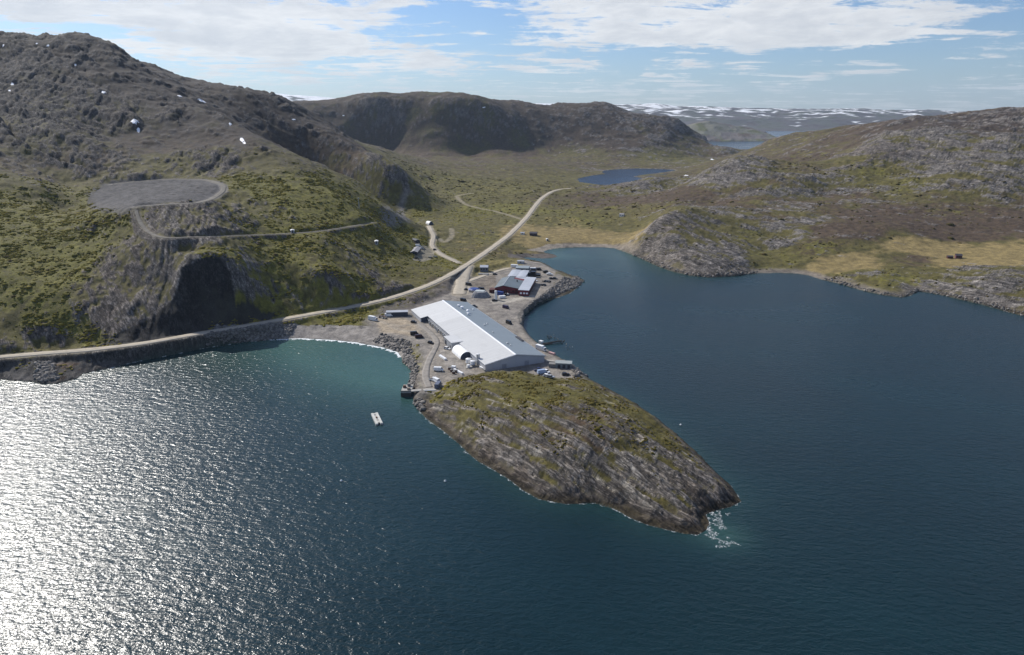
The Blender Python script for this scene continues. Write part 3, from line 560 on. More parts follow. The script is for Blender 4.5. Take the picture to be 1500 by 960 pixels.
def ground_material():
    m = bpy.data.materials.new('ground_cover'); m.use_nodes = True; t = NT(m.node_tree); m.node_tree.nodes.clear()
    b = t.n('ShaderNodeBsdfPrincipled'); o = t.n('ShaderNodeOutputMaterial'); t.put(o.inputs[0], b.outputs[0])
    a = t.n('ShaderNodeAttribute', attribute_name='cover'); geo = t.n('ShaderNodeNewGeometry')
    pos = geo.outputs['Position']; ro = t.n('ShaderNodeAttribute', attribute_name='rocky').outputs['Fac']
    nz = t.noise(pos, .9, 6, .7); nz2 = t.noise(pos, .16, 5, .65)
    f = t.m('ADD', t.m('MULTIPLY', nz, .9), t.m('MULTIPLY', nz2, .9))
    c = t.mix(t.ramp(f, .6, 1.25), (.5, .5, .5), (1.55, 1.52, 1.46))
    # bedding: streaks along the strike of the rock, dark open joints between the beds
    beds = t.noise(t.turned(pos, R(50), (.10, .95, .5)), 1.0, 6, .68, .5)
    joint = t.noise(t.turned(pos, R(50), (.035, .30, .15), (7, 3, 1)), 1.0, 5, .62, .7)
    j1 = t.m('MULTIPLY', t.m('SUBTRACT', 1.0, t.ramp(t.m('ABSOLUTE', t.m('SUBTRACT', joint, .5)), .004, .035)), ro)
    j2 = t.m('MULTIPLY', t.m('SUBTRACT', 1.0, t.ramp(t.m('ABSOLUTE', t.m('SUBTRACT', beds, .47)), .006, .05)), ro)
    bc = t.mix(t.ramp(beds, .36, .66), (.60, .59, .58), (1.48, 1.46, 1.42))
    c = t.mix(1.0, c, t.mix(ro, (1, 1, 1), bc), 'MULTIPLY')
    c = t.mix(t.m('MULTIPLY', t.m('MAXIMUM', t.m('MULTIPLY', j1, .75), t.m('MULTIPLY', j2, .5)), 1.0), c, (.22, .21, .20))
    t.put(b.inputs['Base Color'], t.mix(1.0, a.outputs['Color'], c, 'MULTIPLY'))
    b.inputs['Roughness'].default_value = .92; b.inputs['Specular IOR Level'].default_value = .2
    bp = t.n('ShaderNodeBump'); bp.inputs['Strength'].default_value = .8; bp.inputs['Distance'].default_value = .8
    hgt = t.m('ADD', t.m('MULTIPLY', f, .6), t.m('MULTIPLY', t.m('SUBTRACT', t.m('MULTIPLY', beds, 1.4), t.m('ADD', t.m('MULTIPLY', j1, .6), t.m('MULTIPLY', j2, .3))), ro))
    t.put(bp.inputs['Height'], hgt); t.put(b.inputs['Normal'], bp.outputs[0])
    return m
GM = ground_material()

def grid_obj(name, X, Y, Zz, colr=None, material=None, face_mask=None, attrs=None):
    nr, nc = X.shape
    idx = np.arange(nr * nc).reshape(nr, nc)
    f = np.stack([idx[:-1, :-1], idx[:-1, 1:], idx[1:, 1:], idx[1:, :-1]], -1).reshape(-1, 4)
    if face_mask is not None: f = f[face_mask.reshape(-1)]
    used = np.unique(f); rem = np.full(nr * nc, -1, 'i8'); rem[used] = np.arange(len(used)); f = rem[f]
    co = np.stack([X, Y, Zz], -1).reshape(-1, 3)[used].astype('f4')
    me = bpy.data.meshes.new(name)
    me.vertices.add(len(co)); me.vertices.foreach_set('co', co.ravel())
    me.loops.add(f.size); me.loops.foreach_set('vertex_index', f.ravel().astype('i4'))
    me.polygons.add(len(f)); me.polygons.foreach_set('loop_start', (np.arange(len(f)) * 4).astype('i4'))
    me.polygons.foreach_set('loop_total', np.full(len(f), 4, 'i4'))
    me.update(calc_edges=True)
    me.polygons.foreach_set('use_smooth', np.ones(len(f), bool))
    if colr is not None:
        at = me.attributes.new('cover', 'FLOAT_COLOR', 'POINT')
        c4 = np.ones((len(co), 4), 'f4'); c4[:, :3] = np.clip(colr.reshape(-1, 3)[used], .005, .95); at.data.foreach_set('color', c4.ravel())
    for k_, v_ in (attrs or {}).items():
        at = me.attributes.new(k_, 'FLOAT', 'POINT'); at.data.foreach_set('value', v_.reshape(-1)[used].astype('f4'))
    if material: me.materials.append(material)
    o = bpy.data.objects.new(name, me); COL.objects.link(o); return o
def structure(o, label=None):
    o['kind'] = 'structure'
    if label: o['label'] = label
    return o

# split the one height field into named pieces of land that share their borders
cxy = lambda A: (A[:-1, :-1] + A[1:, 1:]) / 2
fX, fY, fZ = cxy(Xg), cxy(Yg), cxy(H)
wet = (np.maximum.reduce([H[:-1, :-1], H[1:, :-1], H[:-1, 1:], H[1:, 1:]]) <= -2.6)
f_head = inside(np.array([at_z(a, b, 3)[:2] for a, b in [(560, 640), (600, 575), (640, 574), (690, 555), (711, 550), (770, 548), (800, 552), (860, 545), (1150, 730), (1040, 850), (800, 800)]]), fX, fY)
f_west = inside(np.vstack([wpoly(Hbase, [(-160, 537), (0, 520), (125, 511), (250, 494), (400, 468), (500, 450), (570, 435), (600, 420), (605, 400), (598, 370), (585, 345), (555, 322), (585, 302), (600, 280)]), [[-300, 1500], [-450, 2000], [-4000, 2300], [-4000, 300]]]), fX, fY) & ~f_head
f_far = (fY > 2080) & (fX / fY < .285) & (fX / fY > -.5) & (fY > 2080 + 250 * sstep(fX / fY, -.05, -.2)) & ~f_west & (fZ > 13)
f_east = inside(np.vstack([wpoly(Hbase, [(905, 366), (935, 345), (1000, 285), (1045, 240)]), [[700, 3000], [4000, 3400], [4000, 300], [900, 250]], [at_z(1500, 463)[:2]], [at_z(1200, 430)[:2]], [at_z(940, 395)[:2]]]), fX, fY)
f_east &= ~f_far
rest = ~(f_head | f_west | f_far | f_east)
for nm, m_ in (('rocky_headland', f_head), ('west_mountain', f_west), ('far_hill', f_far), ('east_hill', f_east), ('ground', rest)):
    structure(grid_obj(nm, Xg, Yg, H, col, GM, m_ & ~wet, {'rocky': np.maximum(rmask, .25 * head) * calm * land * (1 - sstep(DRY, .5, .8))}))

# ------------------------------------------------------------------ sea and lake
def water_material(name, deep, shallow_c, rough_=.23, waves=1.0):
    m = bpy.data.materials.new(name); m.use_nodes = True; t = NT(m.node_tree); m.node_tree.nodes.clear()
    b = t.n('ShaderNodeBsdfPrincipled'); o = t.n('ShaderNodeOutputMaterial'); t.put(o.inputs[0], b.outputs[0])
    a = t.n('ShaderNodeAttribute', attribute_name='shallow'); fo = t.n('ShaderNodeAttribute', attribute_name='foam')
    pos = t.n('ShaderNodeNewGeometry').outputs['Position']
    c = t.mix(a.outputs['Fac'], deep, shallow_c)
    patch = t.noise(t.turned(pos, .3, (.006, .014, 1)), 1.0, 4, .55)
    c = t.mix(t.m('MULTIPLY', t.ramp(patch, .35, .7), .35), c, tuple(x * 1.9 for x in deep))
    t.put(b.inputs['Base Color'], c)
    b.inputs['IOR'].default_value = 1.34
    gust = t.ramp(patch, .3, .7)
    w1 = t.noise(t.turned(pos, .16, (.20, .46, 1)), 1.0, 3, .54, .6)
    w2 = t.noise(t.turned(pos, -.22, (.66, 1.2, 1)), 1.0, 2, .55, .4)
    w3 = t.noise(t.turned(pos, .5, (1.5, 2.4, 1)), 1.0, 2, .6)
    h = t.m('ADD', t.m('ADD', t.m('MULTIPLY', w1, .48 * waves), t.m('MULTIPLY', w2, .20 * waves)), t.m('MULTIPLY', w3, .05 * waves))
    bp = t.n('ShaderNodeBump'); bp.inputs['Distance'].default_value = 1.0; bp.inputs['Strength'].default_value = 1.0
    t.put(bp.inputs['Height'], h); t.put(b.inputs['Normal'], bp.outputs[0])
    t.put(b.inputs['Roughness'], t.m('ADD', t.m('MULTIPLY', gust, .05), rough_))
    return m
def axis(lo, hi, a, b_, fine, n):
    mid = np.arange(a, b_, fine)
    return np.unique(np.concatenate([np.linspace(lo, a, n), mid, np.linspace(b_, hi, n)]))
wx = axis(-11000, 12000, -460, 620, 6, 26); wy_ = axis(-420, 13000, 110, 760, 5, 22)
WX, WY = np.meshgrid(wx.astype('f4'), wy_.astype('f4'))
near = (np.abs(WX) < 900) & (WY < 900) & (WY > 50)
ds = np.full(WX.shape, 500, 'f4'); ds[near] = dist_poly(shore, WX[near], WY[near])
def blob(px, py, r): x, y, _ = at_z(px, py); return np.exp(-((WX - x) ** 2 + (WY - y) ** 2) / r ** 2)
shal = np.clip(np.exp(-ds / 60) * (blob(470, 505, 70) + blob(560, 530, 60) + blob(850, 370, 85) + blob(520, 520, 60)) * .80 + np.exp(-ds / 7) * .22
               + blob(480, 525, 45) * .20 + blob(560, 560, 40) * .14 + blob(1062, 785, 9) * .5 + blob(930, 400, 70) * .2 + .10 * blob(600, 640, 60), 0, 1)
WM = water_material('sea_water', (.0018, .0150, .0195), (.040, .100, .084))
structure(grid_obj('water', WX, WY, np.zeros_like(WX), None, WM, attrs={'shallow': shal}))
lx, ly = np.meshgrid(np.linspace(lake[:, 0].min() - 25, lake[:, 0].max() + 25, 40), np.linspace(lake[:, 1].min() - 25, lake[:, 1].max() + 25, 40))
LM = water_material('lake_surface', (.003, .016, .038), (.03, .1, .1), .2, .5)
structure(grid_obj('lake_water', lx, ly, np.full_like(lx, LAKE_Z), None, LM, attrs={'shallow': lx * 0}))

# ------------------------------------------------------------------ far island and snow-streaked range
def far_land(name, x0, x1, y0, y1, nx, ny, fn, colf):
    X, Y = np.meshgrid(np.linspace(x0, x1, nx).astype('f4'), np.linspace(y0, y1, ny).astype('f4'))
    Zz = fn(X, Y); return structure(grid_obj(name, X, Y, Zz.astype('f4'), colf(X, Y, Zz), GM, None, {'rocky': X * 0}))
isl = [at_y(a, b, 4700) for a, b in [(985, 200), (1003, 186), (1020, 181), (1035, 178), (1055, 181), (1075, 185), (1100, 188), (1115, 193), (1128, 201), (1135, 208)]]
ix, iz = np.array([q[0] for q in isl]), np.array([q[2] for q in isl])
def island(X, Y):
    prof = np.interp(X, np.r_[ix[0] - 300, ix, ix[-1] + 90], np.r_[-10, iz, -8])
    s_ = 1 - np.abs(Y - 4700) / 360
    return prof * np.clip(s_ * 1.25, -.2, 1) ** 1.0 * np.where(s_ > 0, 1, 1) + ridged(X, Y, 120, 4, 301) * 9 * (s_ > 0.02) - 4
def paint_far(X, Y, Zz, snow=0.0):
    n = fbm(X, Y, 300, 5, 310)[..., None]; c = np.where(n > 0, C(.10, .105, .045), C(.11, .085, .065)).astype('f4')
    r = sstep(ridged(X, Y, 90, 3, 320), .1, .5)[..., None]; c = c * (1 - .5 * r) + C(.2, .19, .19) * .5 * r
    return c.astype('f4')
far_land('island_hill', 950, 1980, 4250, 5120, 170, 120, island, paint_far)
top_px = [(-400, 122), (0, 132), (200, 136), (345, 138), (400, 140), (450, 143), (520, 147), (600, 145), (640, 147), (700, 151), (800, 154), (915, 155), (960, 155), (1000, 158), (1040, 159), (1100, 161), (1170, 162), (1230, 161), (1290, 163), (1340, 163), (1400, 165), (1480, 164), (1900, 162)]
tp = [at_y(a, b, 11000) for a, b in top_px]; tx, tz = np.array([q[0] for q in tp]), np.array([q[2] for q in tp])
def range_(X, Y):
    t = np.clip((Y - 7150) / 3850, 0, 1); top = np.interp(X / Y * 11000, tx, tz)
    base = (sstep(t, 0, .55) * .62 + t * .38) * top
    rel = ridged(X, Y * 1.3, 1500, 5, 330) * 42 + ridged(X, Y, 420, 3, 340) * 14
    z = base + rel * sstep(t, .02, .25) * (1 - .55 * sstep(t, .8, 1)) - 6
    return np.where(Y > 11100, top - (Y - 11100) * .12, z)
def paint_range(X, Y, Zz):
    c = paint_far(X, Y, Zz) * .55
    n = fbm(X, Y, 420, 5, 350) * 1.3 + fbm(X * .8, Y * 1.3, 150, 5, 360) * 1.7
    left = 1 - sstep(X / Y, -.1, .2)
    s_ = sstep(n + (Zz - 160) / 240 + left * .2, .40, .52)[..., None]
    return (c * (1 - s_) + C(.82, .84, .87) * s_).astype('f4')
far_land('snowy_mountain_range', -10600, 11600, 7100, 12400, 520, 230, range_, paint_range)

# ------------------------------------------------------------------ road surfaces, draped ribbons on their beds
RM = mat('gravel_surface', (.40, .355, .285), .95, 0, .10, .25, .2)
RM3 = mat('old_hill_track_surface', (.185, .17, .145), .95, 0, .16, .25, .2)
RM2 = mat('grey_track_surface', (.29, .265, .235), .95, 0, .14, .25, .2)
for nm, hw, Q, d in road_geo:
    tdir = np.gradient(Q[:, :2], axis=0); tdir /= np.linalg.norm(tdir, axis=1)[:, None]; nrm = np.stack([tdir[:, 1], -tdir[:, 0]], 1)
    offs = np.array([-1, -.97, -.4, 0, .4, .97, 1]) * hw; drop = np.array([.5, 0, .03, .06, .03, 0, .5])
    jit = 1 + .12 * np.sin(np.arange(len(Q)) * .7) * np.cos(np.arange(len(Q)) * .31)
    X = Q[:, None, 0] + nrm[:, None, 0] * offs * jit[:, None]; Y = Q[:, None, 1] + nrm[:, None, 1] * offs * jit[:, None]
    Zr = np.maximum(np.repeat(Q[:, 2:], 7, 1), sample(G, X, Y)) + .14 - drop
    if nm in ('valley_track', 'valley_loop'): continue       # worn tracks without a made surface: bare earth in the ground itself
    o = structure(grid_obj(nm, X, Y, Zr, None, {'hill_track': RM3, 'quarry_road': RM3, 'yard_track': RM2}.get(nm, RM)))

# ================================================================== things
class MB:
    def __init__(s): s.v = []; s.f = []
    def add(s, vs, fs):
        n = len(s.v); s.v += [tuple(map(float, v)) for v in vs]; s.f += [tuple(i + n for i in f) for f in fs]; return s
    def box(s, x0, x1, y0, y1, z0, z1, taper=0.0):
        t = taper; vs = [(x0, y0, z0), (x1, y0, z0), (x1, y1, z0), (x0, y1, z0), (x0 + t, y0 + t, z1), (x1 - t, y0 + t, z1), (x1 - t, y1 - t, z1), (x0 + t, y1 - t, z1)]
        return s.add(vs, [(3, 2, 1, 0), (4, 5, 6, 7), (0, 1, 5, 4), (1, 2, 6, 5), (2, 3, 7, 6), (3, 0, 4, 7)])
    def slab(s, p, th):
        """a flat plate: four corners (counter-clockwise from above), thickness downwards"""
        p = [np.array(q, float) for q in p]; n = np.cross(p[1] - p[0], p[3] - p[0]); n /= np.linalg.norm(n)
        vs = [q - n * th for q in p] + p
        return s.add(vs, [(3, 2, 1, 0), (4, 5, 6, 7), (0, 1, 5, 4), (1, 2, 6, 5), (2, 3, 7, 6), (3, 0, 4, 7)])
    def cyl(s, x, y, z0, z1, r, n=12, r2=None):
        r2 = r if r2 is None else r2
        a = [2 * math.pi * i / n for i in range(n)]
        vs = [(x + r * math.cos(t), y + r * math.sin(t), z0) for t in a] + [(x + r2 * math.cos(t), y + r2 * math.sin(t), z1) for t in a]
        return s.add(vs, [tuple(range(n - 1, -1, -1)), tuple(range(n, 2 * n))] + [(i, (i + 1) % n, n + (i + 1) % n, n + i) for i in range(n)])
    def tube(s, p, q, r, n=8):
        p, q = np.array(p, float), np.array(q, float); d = q - p; d /= np.linalg.norm(d)
        u = np.cross(d, (0, 0, 1) if abs(d[2]) < .9 else (1, 0, 0)); u /= np.linalg.norm(u); w = np.cross(d, u)
        vs = [c + r * (math.cos(2 * math.pi * i / n) * u + math.sin(2 * math.pi * i / n) * w) for c in (p, q) for i in range(n)]
        return s.add(vs, [tuple(range(n)), tuple(range(2 * n - 1, n - 1, -1))] + [(i, n + i, n + (i + 1) % n, (i + 1) % n) for i in range(n)])
    def prism(s, prof, y0, y1):
        """a profile in x,z pulled along y"""
        n = len(prof); vs = [(x, y0, z) for x, z in prof] + [(x, y1, z) for x, z in prof]
        return s.add(vs, [tuple(range(n)), tuple(range(2 * n - 1, n - 1, -1))] + [(i, n + i, n + (i + 1) % n, (i + 1) % n) for i in range(n)])
    def build(s, name, m, parent=None, loc=None):
        me = bpy.data.meshes.new(name); me.from_pydata(s.v, [], s.f); me.materials.append(m)
        bm = bmesh.new(); bm.from_mesh(me); bmesh.ops.recalc_face_normals(bm, faces=bm.faces); bm.to_mesh(me); bm.free()
        o = bpy.data.objects.new(name, me); COL.objects.link(o)
        if parent: o.parent = parent
        if loc: o.location = loc
        return o
def tag(o, label, cat, group=None):
    o['label'] = label; o['category'] = cat
    if group: o['group'] = group
    return o
def thing(name, label, cat, loc, rz=0, group=None):
    o = bpy.data.objects.new(name, None); COL.objects.link(o); o.location = loc; o.rotation_euler = (0, 0, rz)
    o.empty_display_size = .5
    return tag(o, label, cat, group)
def copy_tree(o, parent=None):
    c = o.copy(); COL.objects.link(c)
    if parent: c.parent = parent
    for ch in [x for x in o.children]: copy_tree(ch, c)
    return c
def yaw_px(p, q):
    a, b = g(*p), g(*q); return math.atan2(b[1] - a[1], b[0] - a[0])

def roof_mat(name, color, rough_):
    m = bpy.data.materials.new(name); m.use_nodes = True; t = NT(m.node_tree); m.node_tree.nodes.clear()
    b = t.n('ShaderNodeBsdfPrincipled'); o = t.n('ShaderNodeOutputMaterial'); t.put(o.inputs[0], b.outputs[0])
    p = t.n('ShaderNodeTexCoord').outputs['Object']
    strip = t.noise(t.mapping(p, scale=(.02, 1.1, 0)), 1.0, 3, .7); stain = t.noise(t.mapping(p, scale=(.25, .06, 0)), 1.0, 5, .65); run = t.noise(t.mapping(p, scale=(.06, .9, 0), loc=(4, 9, 0)), 1.0, 4, .7)
    c = t.mix(t.ramp(strip, .3, .7), tuple(x * .90 for x in color), tuple(x * 1.07 for x in color))
    c = t.mix(t.m('MULTIPLY', t.ramp(stain, .48, .75), .30), c, tuple(x * .70 for x in color)); c = t.mix(t.m('MULTIPLY', t.ramp(run, .55, .75), .30), c, tuple(x * y for x, y in zip(color, (.72, .68, .62))))
    t.put(b.inputs['Base Color'], c); b.inputs['Roughness'].default_value = rough_; b.inputs['Specular IOR Level'].default_value = .35
    return m
white_m = roof_mat('white_sheet_metal', (.50, .50, .49), .5)
white_far = roof_mat('white_sheet_metal_newer', (.56, .56, .55), .5)
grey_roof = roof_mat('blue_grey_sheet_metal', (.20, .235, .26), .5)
wall_m = mat('pale_grey_cladding', (.40, .41, .44), .6, 0, .06, .06)
dark_m = mat('dark_opening', (.03, .033, .045), .7)
trim_m = mat('white_trim', (.86, .87, .90), .45, 0, .03)
conc_m = mat('concrete', (.36, .345, .315), .9, 0, .14, .3)
conc_d = mat('dark_concrete', (.20, .195, .185), .9, 0, .15, .3)
steel = mat('galvanised_steel', (.50, .52, .54), .4, .6, .08)
red_m = mat('dark_red_boards', (.16, .022, .030), .8, 0, .12, .4)
red_d = mat('oxblood_boards', (.075, .02, .02), .85, 0, .12, .4)
slate = mat('slate_blue_roof', (.115, .145, .165), .6, 0, .1, .12)
lightroof = mat('light_grey_roof', (.42, .44, .48), .5, 0, .07, .1)
tyre = mat('black_rubber', (.018, .018, .018), .9)
glass = mat('dark_window_glass', (.02, .024, .03), .12, 0, .02)
black_p = mat('black_paint', (.014, .014, .018), .35); white_p = mat('white_paint', (.80, .80, .79), .35, 0, .04)
maroon_p = mat('maroon_paint', (.035, .012, .018), .4); silver_p = mat('silver_paint', (.42, .43, .45), .35, .3)
blue_p = mat('blue_paint', (.02, .05, .22), .45); navy_p = mat('navy_paint', (.012, .02, .085), .5); purple_p = mat('dark_purple_paint', (.035, .02, .06), .4)
fabric = mat('white_fabric', (.88, .88, .87), .6, 0, .03); dark_fabric = mat('slate_fabric', (.055, .068, .10), .7)
wood = mat('weathered_timber', (.24, .21, .17), .9, 0, .15, .5); wet_wood = mat('wet_dark_timber', (.055, .047, .04), .8, 0, .15, .5)
rust = mat('rusty_iron', (.12, .065, .045), .85, .2, .15, .7); scrap_m = mat('scrap_metal', (.17, .18, .19), .7, .3, .15, .7)
pinkish = mat('faded_pink_plastic', (.48, .30, .29), .6)

# ------------------------------------------------------------------ the long production hall
HALL_YAW = math.atan2(.4048, .9144)
hall = thing('factory_hall', 'very long low production hall with white and blue-grey gabled metal roof', 'factory', (2.27, 389.94, 4.0), HALL_YAW)
E_, Rg, LEN = 4.18, 7.74, 139.5
MB().prism([(-19.7, -1), (19.7, -1), (19.7, E_ - .1), (0, Rg - .12), (-19.7, E_ - .1)], .35, LEN - .35).build('wall', wall_m, hall)
def rz_(x): return E_ + (Rg - E_) * (1 - abs(x) / 20.0)
for y0, y1, m_, lab in ((-.4, 92.6, white_m, 'white near length of the left roof slope'), (92.66, LEN + .4, white_far, 'brighter white far end of the left roof slope')):
    xl = -20.3
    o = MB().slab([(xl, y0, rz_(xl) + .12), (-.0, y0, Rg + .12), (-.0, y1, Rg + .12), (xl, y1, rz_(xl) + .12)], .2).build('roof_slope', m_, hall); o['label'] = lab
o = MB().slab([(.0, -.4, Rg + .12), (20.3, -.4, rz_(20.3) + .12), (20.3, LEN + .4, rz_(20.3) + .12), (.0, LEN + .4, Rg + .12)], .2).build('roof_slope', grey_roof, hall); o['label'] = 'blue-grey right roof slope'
MB().prism([(-.55, Rg + .06), (.75, Rg + .02), (.75, Rg + .14), (.0, Rg + .34), (-.55, Rg + .2)], -.45, LEN + .45).build('ridge_cap', trim_m, hall)
for sx in (-1, 1):
    MB().slab([(0, -.52, Rg + .22), (0, -.4, Rg + .22), (sx * 20.35, -.4, E_ + .16), (sx * 20.35, -.52, E_ + .16)][::sx], .42).build('gable_trim', trim_m if sx < 0 else mat('grey_trim', (.45, .47, .5), .5), hall)
MB().box(20.25, 20.5, -.3, LEN, E_ - .12, E_ + .06).build('gutter', steel, hall)
# standing seams along the slopes, a fine relief that is one piece
sm = MB()
for i in range(1, 47):
    y = i * 3.0
    if abs(y - 93) < 1: continue
    for s_ in (-1, 1):
        p = [(s_ * .8, y - .06, rz_(.8) + .15), (s_ * .8, y + .06, rz_(.8) + .15), (s_ * 20.2, y + .06, rz_(20.2) + .15), (s_ * 20.2, y - .06, rz_(20.2) + .15)]
        if s_ < 0: sm.slab(p, .05)
        else: sm.slab(p[::-1], .05)
# far side bay with its sloping roof and dark opening, and the flat roofed loading box
MB().box(-25.6, -19.75, 115, LEN - .4, -1, 3.1).build('side_bay', wall_m, hall)
MB().slab([(-26.0, 114.2, 3.25), (-20.3, 114.2, 4.27), (-20.3, LEN + .4, 4.27), (-26.0, LEN + .4, 3.25)], .2).build('bay_roof', white_far, hall)
MB().box(-25.0, -20.2, 114.75, 114.97, -.2, 3.0).build('bay_door', mat('slate_blue_door', (.06, .075, .11), .6), hall)
MB().box(-25.2, -19.75, 46, 61, -1, 4.55).build('loading_box', mat('mid_grey_cladding', (.30, .315, .34), .6), hall)
MB().box(-25.5, -17.2, 45.7, 61.3, 4.56, 4.9).build('box_roof', white_far, hall)
MB().box(-25.32, -25.2, 56.5, 59.6, 0, 3.0).build('loading_door', dark_m, hall)
MB().box(-25.3, -25.2, 48.2, 49.6, 0, 2.2).build('door', dark_m, hall)
# plinth and pipework along the left wall between the two
MB().box(-20.35, -19.75, .4, 45.9, -.5, .9).build('plinth', conc_d, hall)
MB().box(-20.35, -19.75, 61.4, 114.9, -.5, .9).build('plinth', conc_d, hall)
pw = MB()
for y in np.arange(64, 112, 4.5): pw.cyl(-21.4 + .5 * math.sin(y), y, -.2, 2.3, .55, 8).tube((-21.4, y, 2.1), (-19.8, y + 1, 2.6), .18, 6)
pw.tube((-20.9, 63, 2.5), (-20.9, 113, 2.5), .2, 6).build('pipework', steel, hall)
for y in (20, 33, 70, 86, 101): MB().box(19.7, 19.85, y, y + 3.2, 0, 3.0).build('side_door', dark_m, hall)
for x in (-9, 6): MB().box(x, x + 3.0, .18, .36, 0, 2.9).build('gable_door', mat('grey_door', (.27, .28, .31), .6), hall)
for x0 in np.arange(-19.5, 19, 4.9):       # cladding joints of the gable
    xm = x0 + 2.45; MB().box(x0, x0 + 4.8, .2, .34, -.8, rz_(max(abs(x0), abs(x0 + 4.8))) - .25).build('gable_panel', wall_m, hall)
for (px, py, r, h_, m_) in ((671.8, 449.4, .8, 1.2, trim_m), (677, 452.6, 1.0, 1.7, trim_m), (685.4, 459, .9, 2.2, trim_m), (685.9, 462.6, .8, 1.5, trim_m), (710, 477.5, .5, .9, steel), (713.5, 474.5, .4, .8, steel), (722, 489, .4, .7, steel), (743.5, 505, .55, .9, steel), (748, 508, .35, .7, steel), (693, 452, .5, .8, trim_m)):
    w = np.array(at_z(px, py, 10.3)[:2]) - np.array([2.27, 389.94]); x = w @ np.array([.9144, .4048]); y = w @ np.array([-.4048, .9144]); z = rz_(x)
    MB().cyl(x, y, z - .1, z + h_, r, 10).cyl(x, y, z + h_ * 1.0, z + h_ * 1.25, r * 1.3, 10, r * .3).build('roof_vent', m_, hall)
w = np.array(at_z(761, 495.5, 9.3)[:2]) - np.array([2.27, 389.94]); hx, hy = w @ np.array([.9144, .4048]), w @ np.array([-.4048, .9144])
MB().box(hx - .9, hx + .9, hy - 5, hy + 5, rz_(hx) - .2, rz_(hx) + .75).build('roof_hatch', dark_m, hall)
del sm

# ------------------------------------------------------------------ arched storage tent in front of it
def arch_tent(name, label, loc, rz, hw, L, ht, end_mat, group=None):
    t = thing(name, label, 'tent', loc, rz, group)
    prof = [(hw * math.cos(a), ht * math.sin(a)) for a in np.linspace(0, math.pi, 15)]
    MB().prism(prof, 0, L).build('canopy', fabric, t)
    MB().prism([(x * .97, z * .97) for x, z in prof], -.18, -.02).build('end_wall', end_mat, t)
    for y in np.linspace(L * .12, L * .88, 4):
        MB().prism([(x * 1.012, z * 1.012) for x, z in prof], y - .09, y + .09).build('arch_rib', trim_m, t)
    return t
arch_tent('storage_tent', 'white arched fabric storage tent with dark slate end beside the long hall', (-28.6, 405.2, 4.0), HALL_YAW + R(1), 4.3, 15.5, 4.4, dark_fabric)
q = g(631.5, 329.5)
arch_tent('field_tent', 'small white arched tent alone at the end of the valley track', tuple(q), R(40), 3.4, 8, 4.2, dark_fabric)

# ------------------------------------------------------------------ tanks, silos and plant
def tank(name, label, px, py, r, h_, m_, lid=None, group=None):
    q = g(px, py); t = thing(name, label, 'tank', tuple(q), 0, group)
    MB().cyl(0, 0, -.3, h_, r, 20).build('shell', m_, t); MB().cyl(0, 0, h_, h_ + r * .3, r * 1.03, 20, r * .2).build('lid', lid or m_, t)
    MB().tube((r + .1, 0, 0), (r + .1, 0, h_), .1, 6).build('ladder', steel, t)
    return t
tank('process_tank', 'squat white process tank at the near corner of the hall, left of the pair', 686.5, 531.5, 1.8, 2.6, white_p)
tank('process_tank', 'white process tank close to the grey vent tower by the hall gable', 692.5, 535.5, 1.5, 3.0, white_p)
tank('vent_tower', 'tall slim grey vent tower with white cap at hall corner', 700.3, 535.0, 1.0, 7.2, steel, white_p)
q = g(690, 538); t = thing('pump_skid', 'grey pipe frame pump skid below the two white tanks', 'pump', tuple(q), HALL_YAW)
MB().box(-3.4, 2.6, -1.1, 1.1, 0, .35).build('base', conc_m, t); MB().box(-2.6, -1, -.8, .8, .35, 1.8).build('pump_housing', white_p, t); MB().tube((-2, 0, 1.5), (2.4, 0, 1.5), .3).build('pipe', steel, t); MB().box(.6, 2.2, -.8, .8, .35, 1.4).build('motor', scrap_m, t)
tank('silo', 'slim white upright silo in front of the red building', 726.3, 439.3, 1.05, 7.6, white_p)
# blue covered basin and the grey heap beside it
q = g(694.5, 426.5); t = thing('covered_basin', 'round basin with bright blue cover beside the grey stone heap', 'basin', tuple(q), 0)
MB().cyl(0, 0, -.5, 1.7, 5.4, 10).build('rim', conc_m, t); MB().cyl(0, 0, 1.7, 2.5, 5.3, 10, 3.5).build('cover', blue_p, t)

def rock_mesh(name, r, seed, m, squash=.7, sub=2, parent=None, jag=.35):
    bm = bmesh.new(); bmesh.ops.create_icosphere(bm, subdivisions=sub, radius=1); rr = random.Random(seed)
    off = [rr.uniform(0, 50) for _ in range(3)]
    from mathutils import noise as mn, Vector
    for v in bm.verts:
        n = mn.fractal(v.co * 1.3 + Vector(off), 1.0, 2.0, 4)
        v.co *= 1 + jag * n; v.co.z *= squash; v.co *= r
    me = bpy.data.meshes.new(name); bm.to_mesh(me); bm.free(); me.materials.append(m)
    o = bpy.data.objects.new(name, me); COL.objects.link(o); o.parent = parent; return o
q = g(703, 434); t = thing('stone_heap', 'flat topped grey stone heap between the basin and the hall', 'heap', tuple(q), R(-12))
hp = MB(); n = 16
ring = lambda rx, ry, z, s_: [(rx * math.cos(a) * (1 + .12 * math.sin(3 * a + s_)), ry * math.sin(a) * (1 + .1 * math.sin(2 * a + s_)), z) for a in np.linspace(0, 2 * math.pi, n, endpoint=False)]
rs = [ring(8.2, 8.5, -.6, 1), ring(6.6, 6.6, 2.6, 1.3), ring(5.2, 5.2, 4.2, 1.6)]
hp.add(sum(rs, []), [tuple(range(2 * n, 3 * n))] + [(k_ * n + i, k_ * n + (i + 1) % n, (k_ + 1) * n + (i + 1) % n, (k_ + 1) * n + i) for k_ in range(2) for i in range(n)])
hp.build('pile', mat('crushed_stone', (.23, .23, .24), .95, 0, .2, .6), t)
MB().box(-4, 3.6, -1.5, 4.2, 4.15, 4.5).build('top_slab', mat('pale_slab', (.42, .46, .46), .8, 0, .12), t)

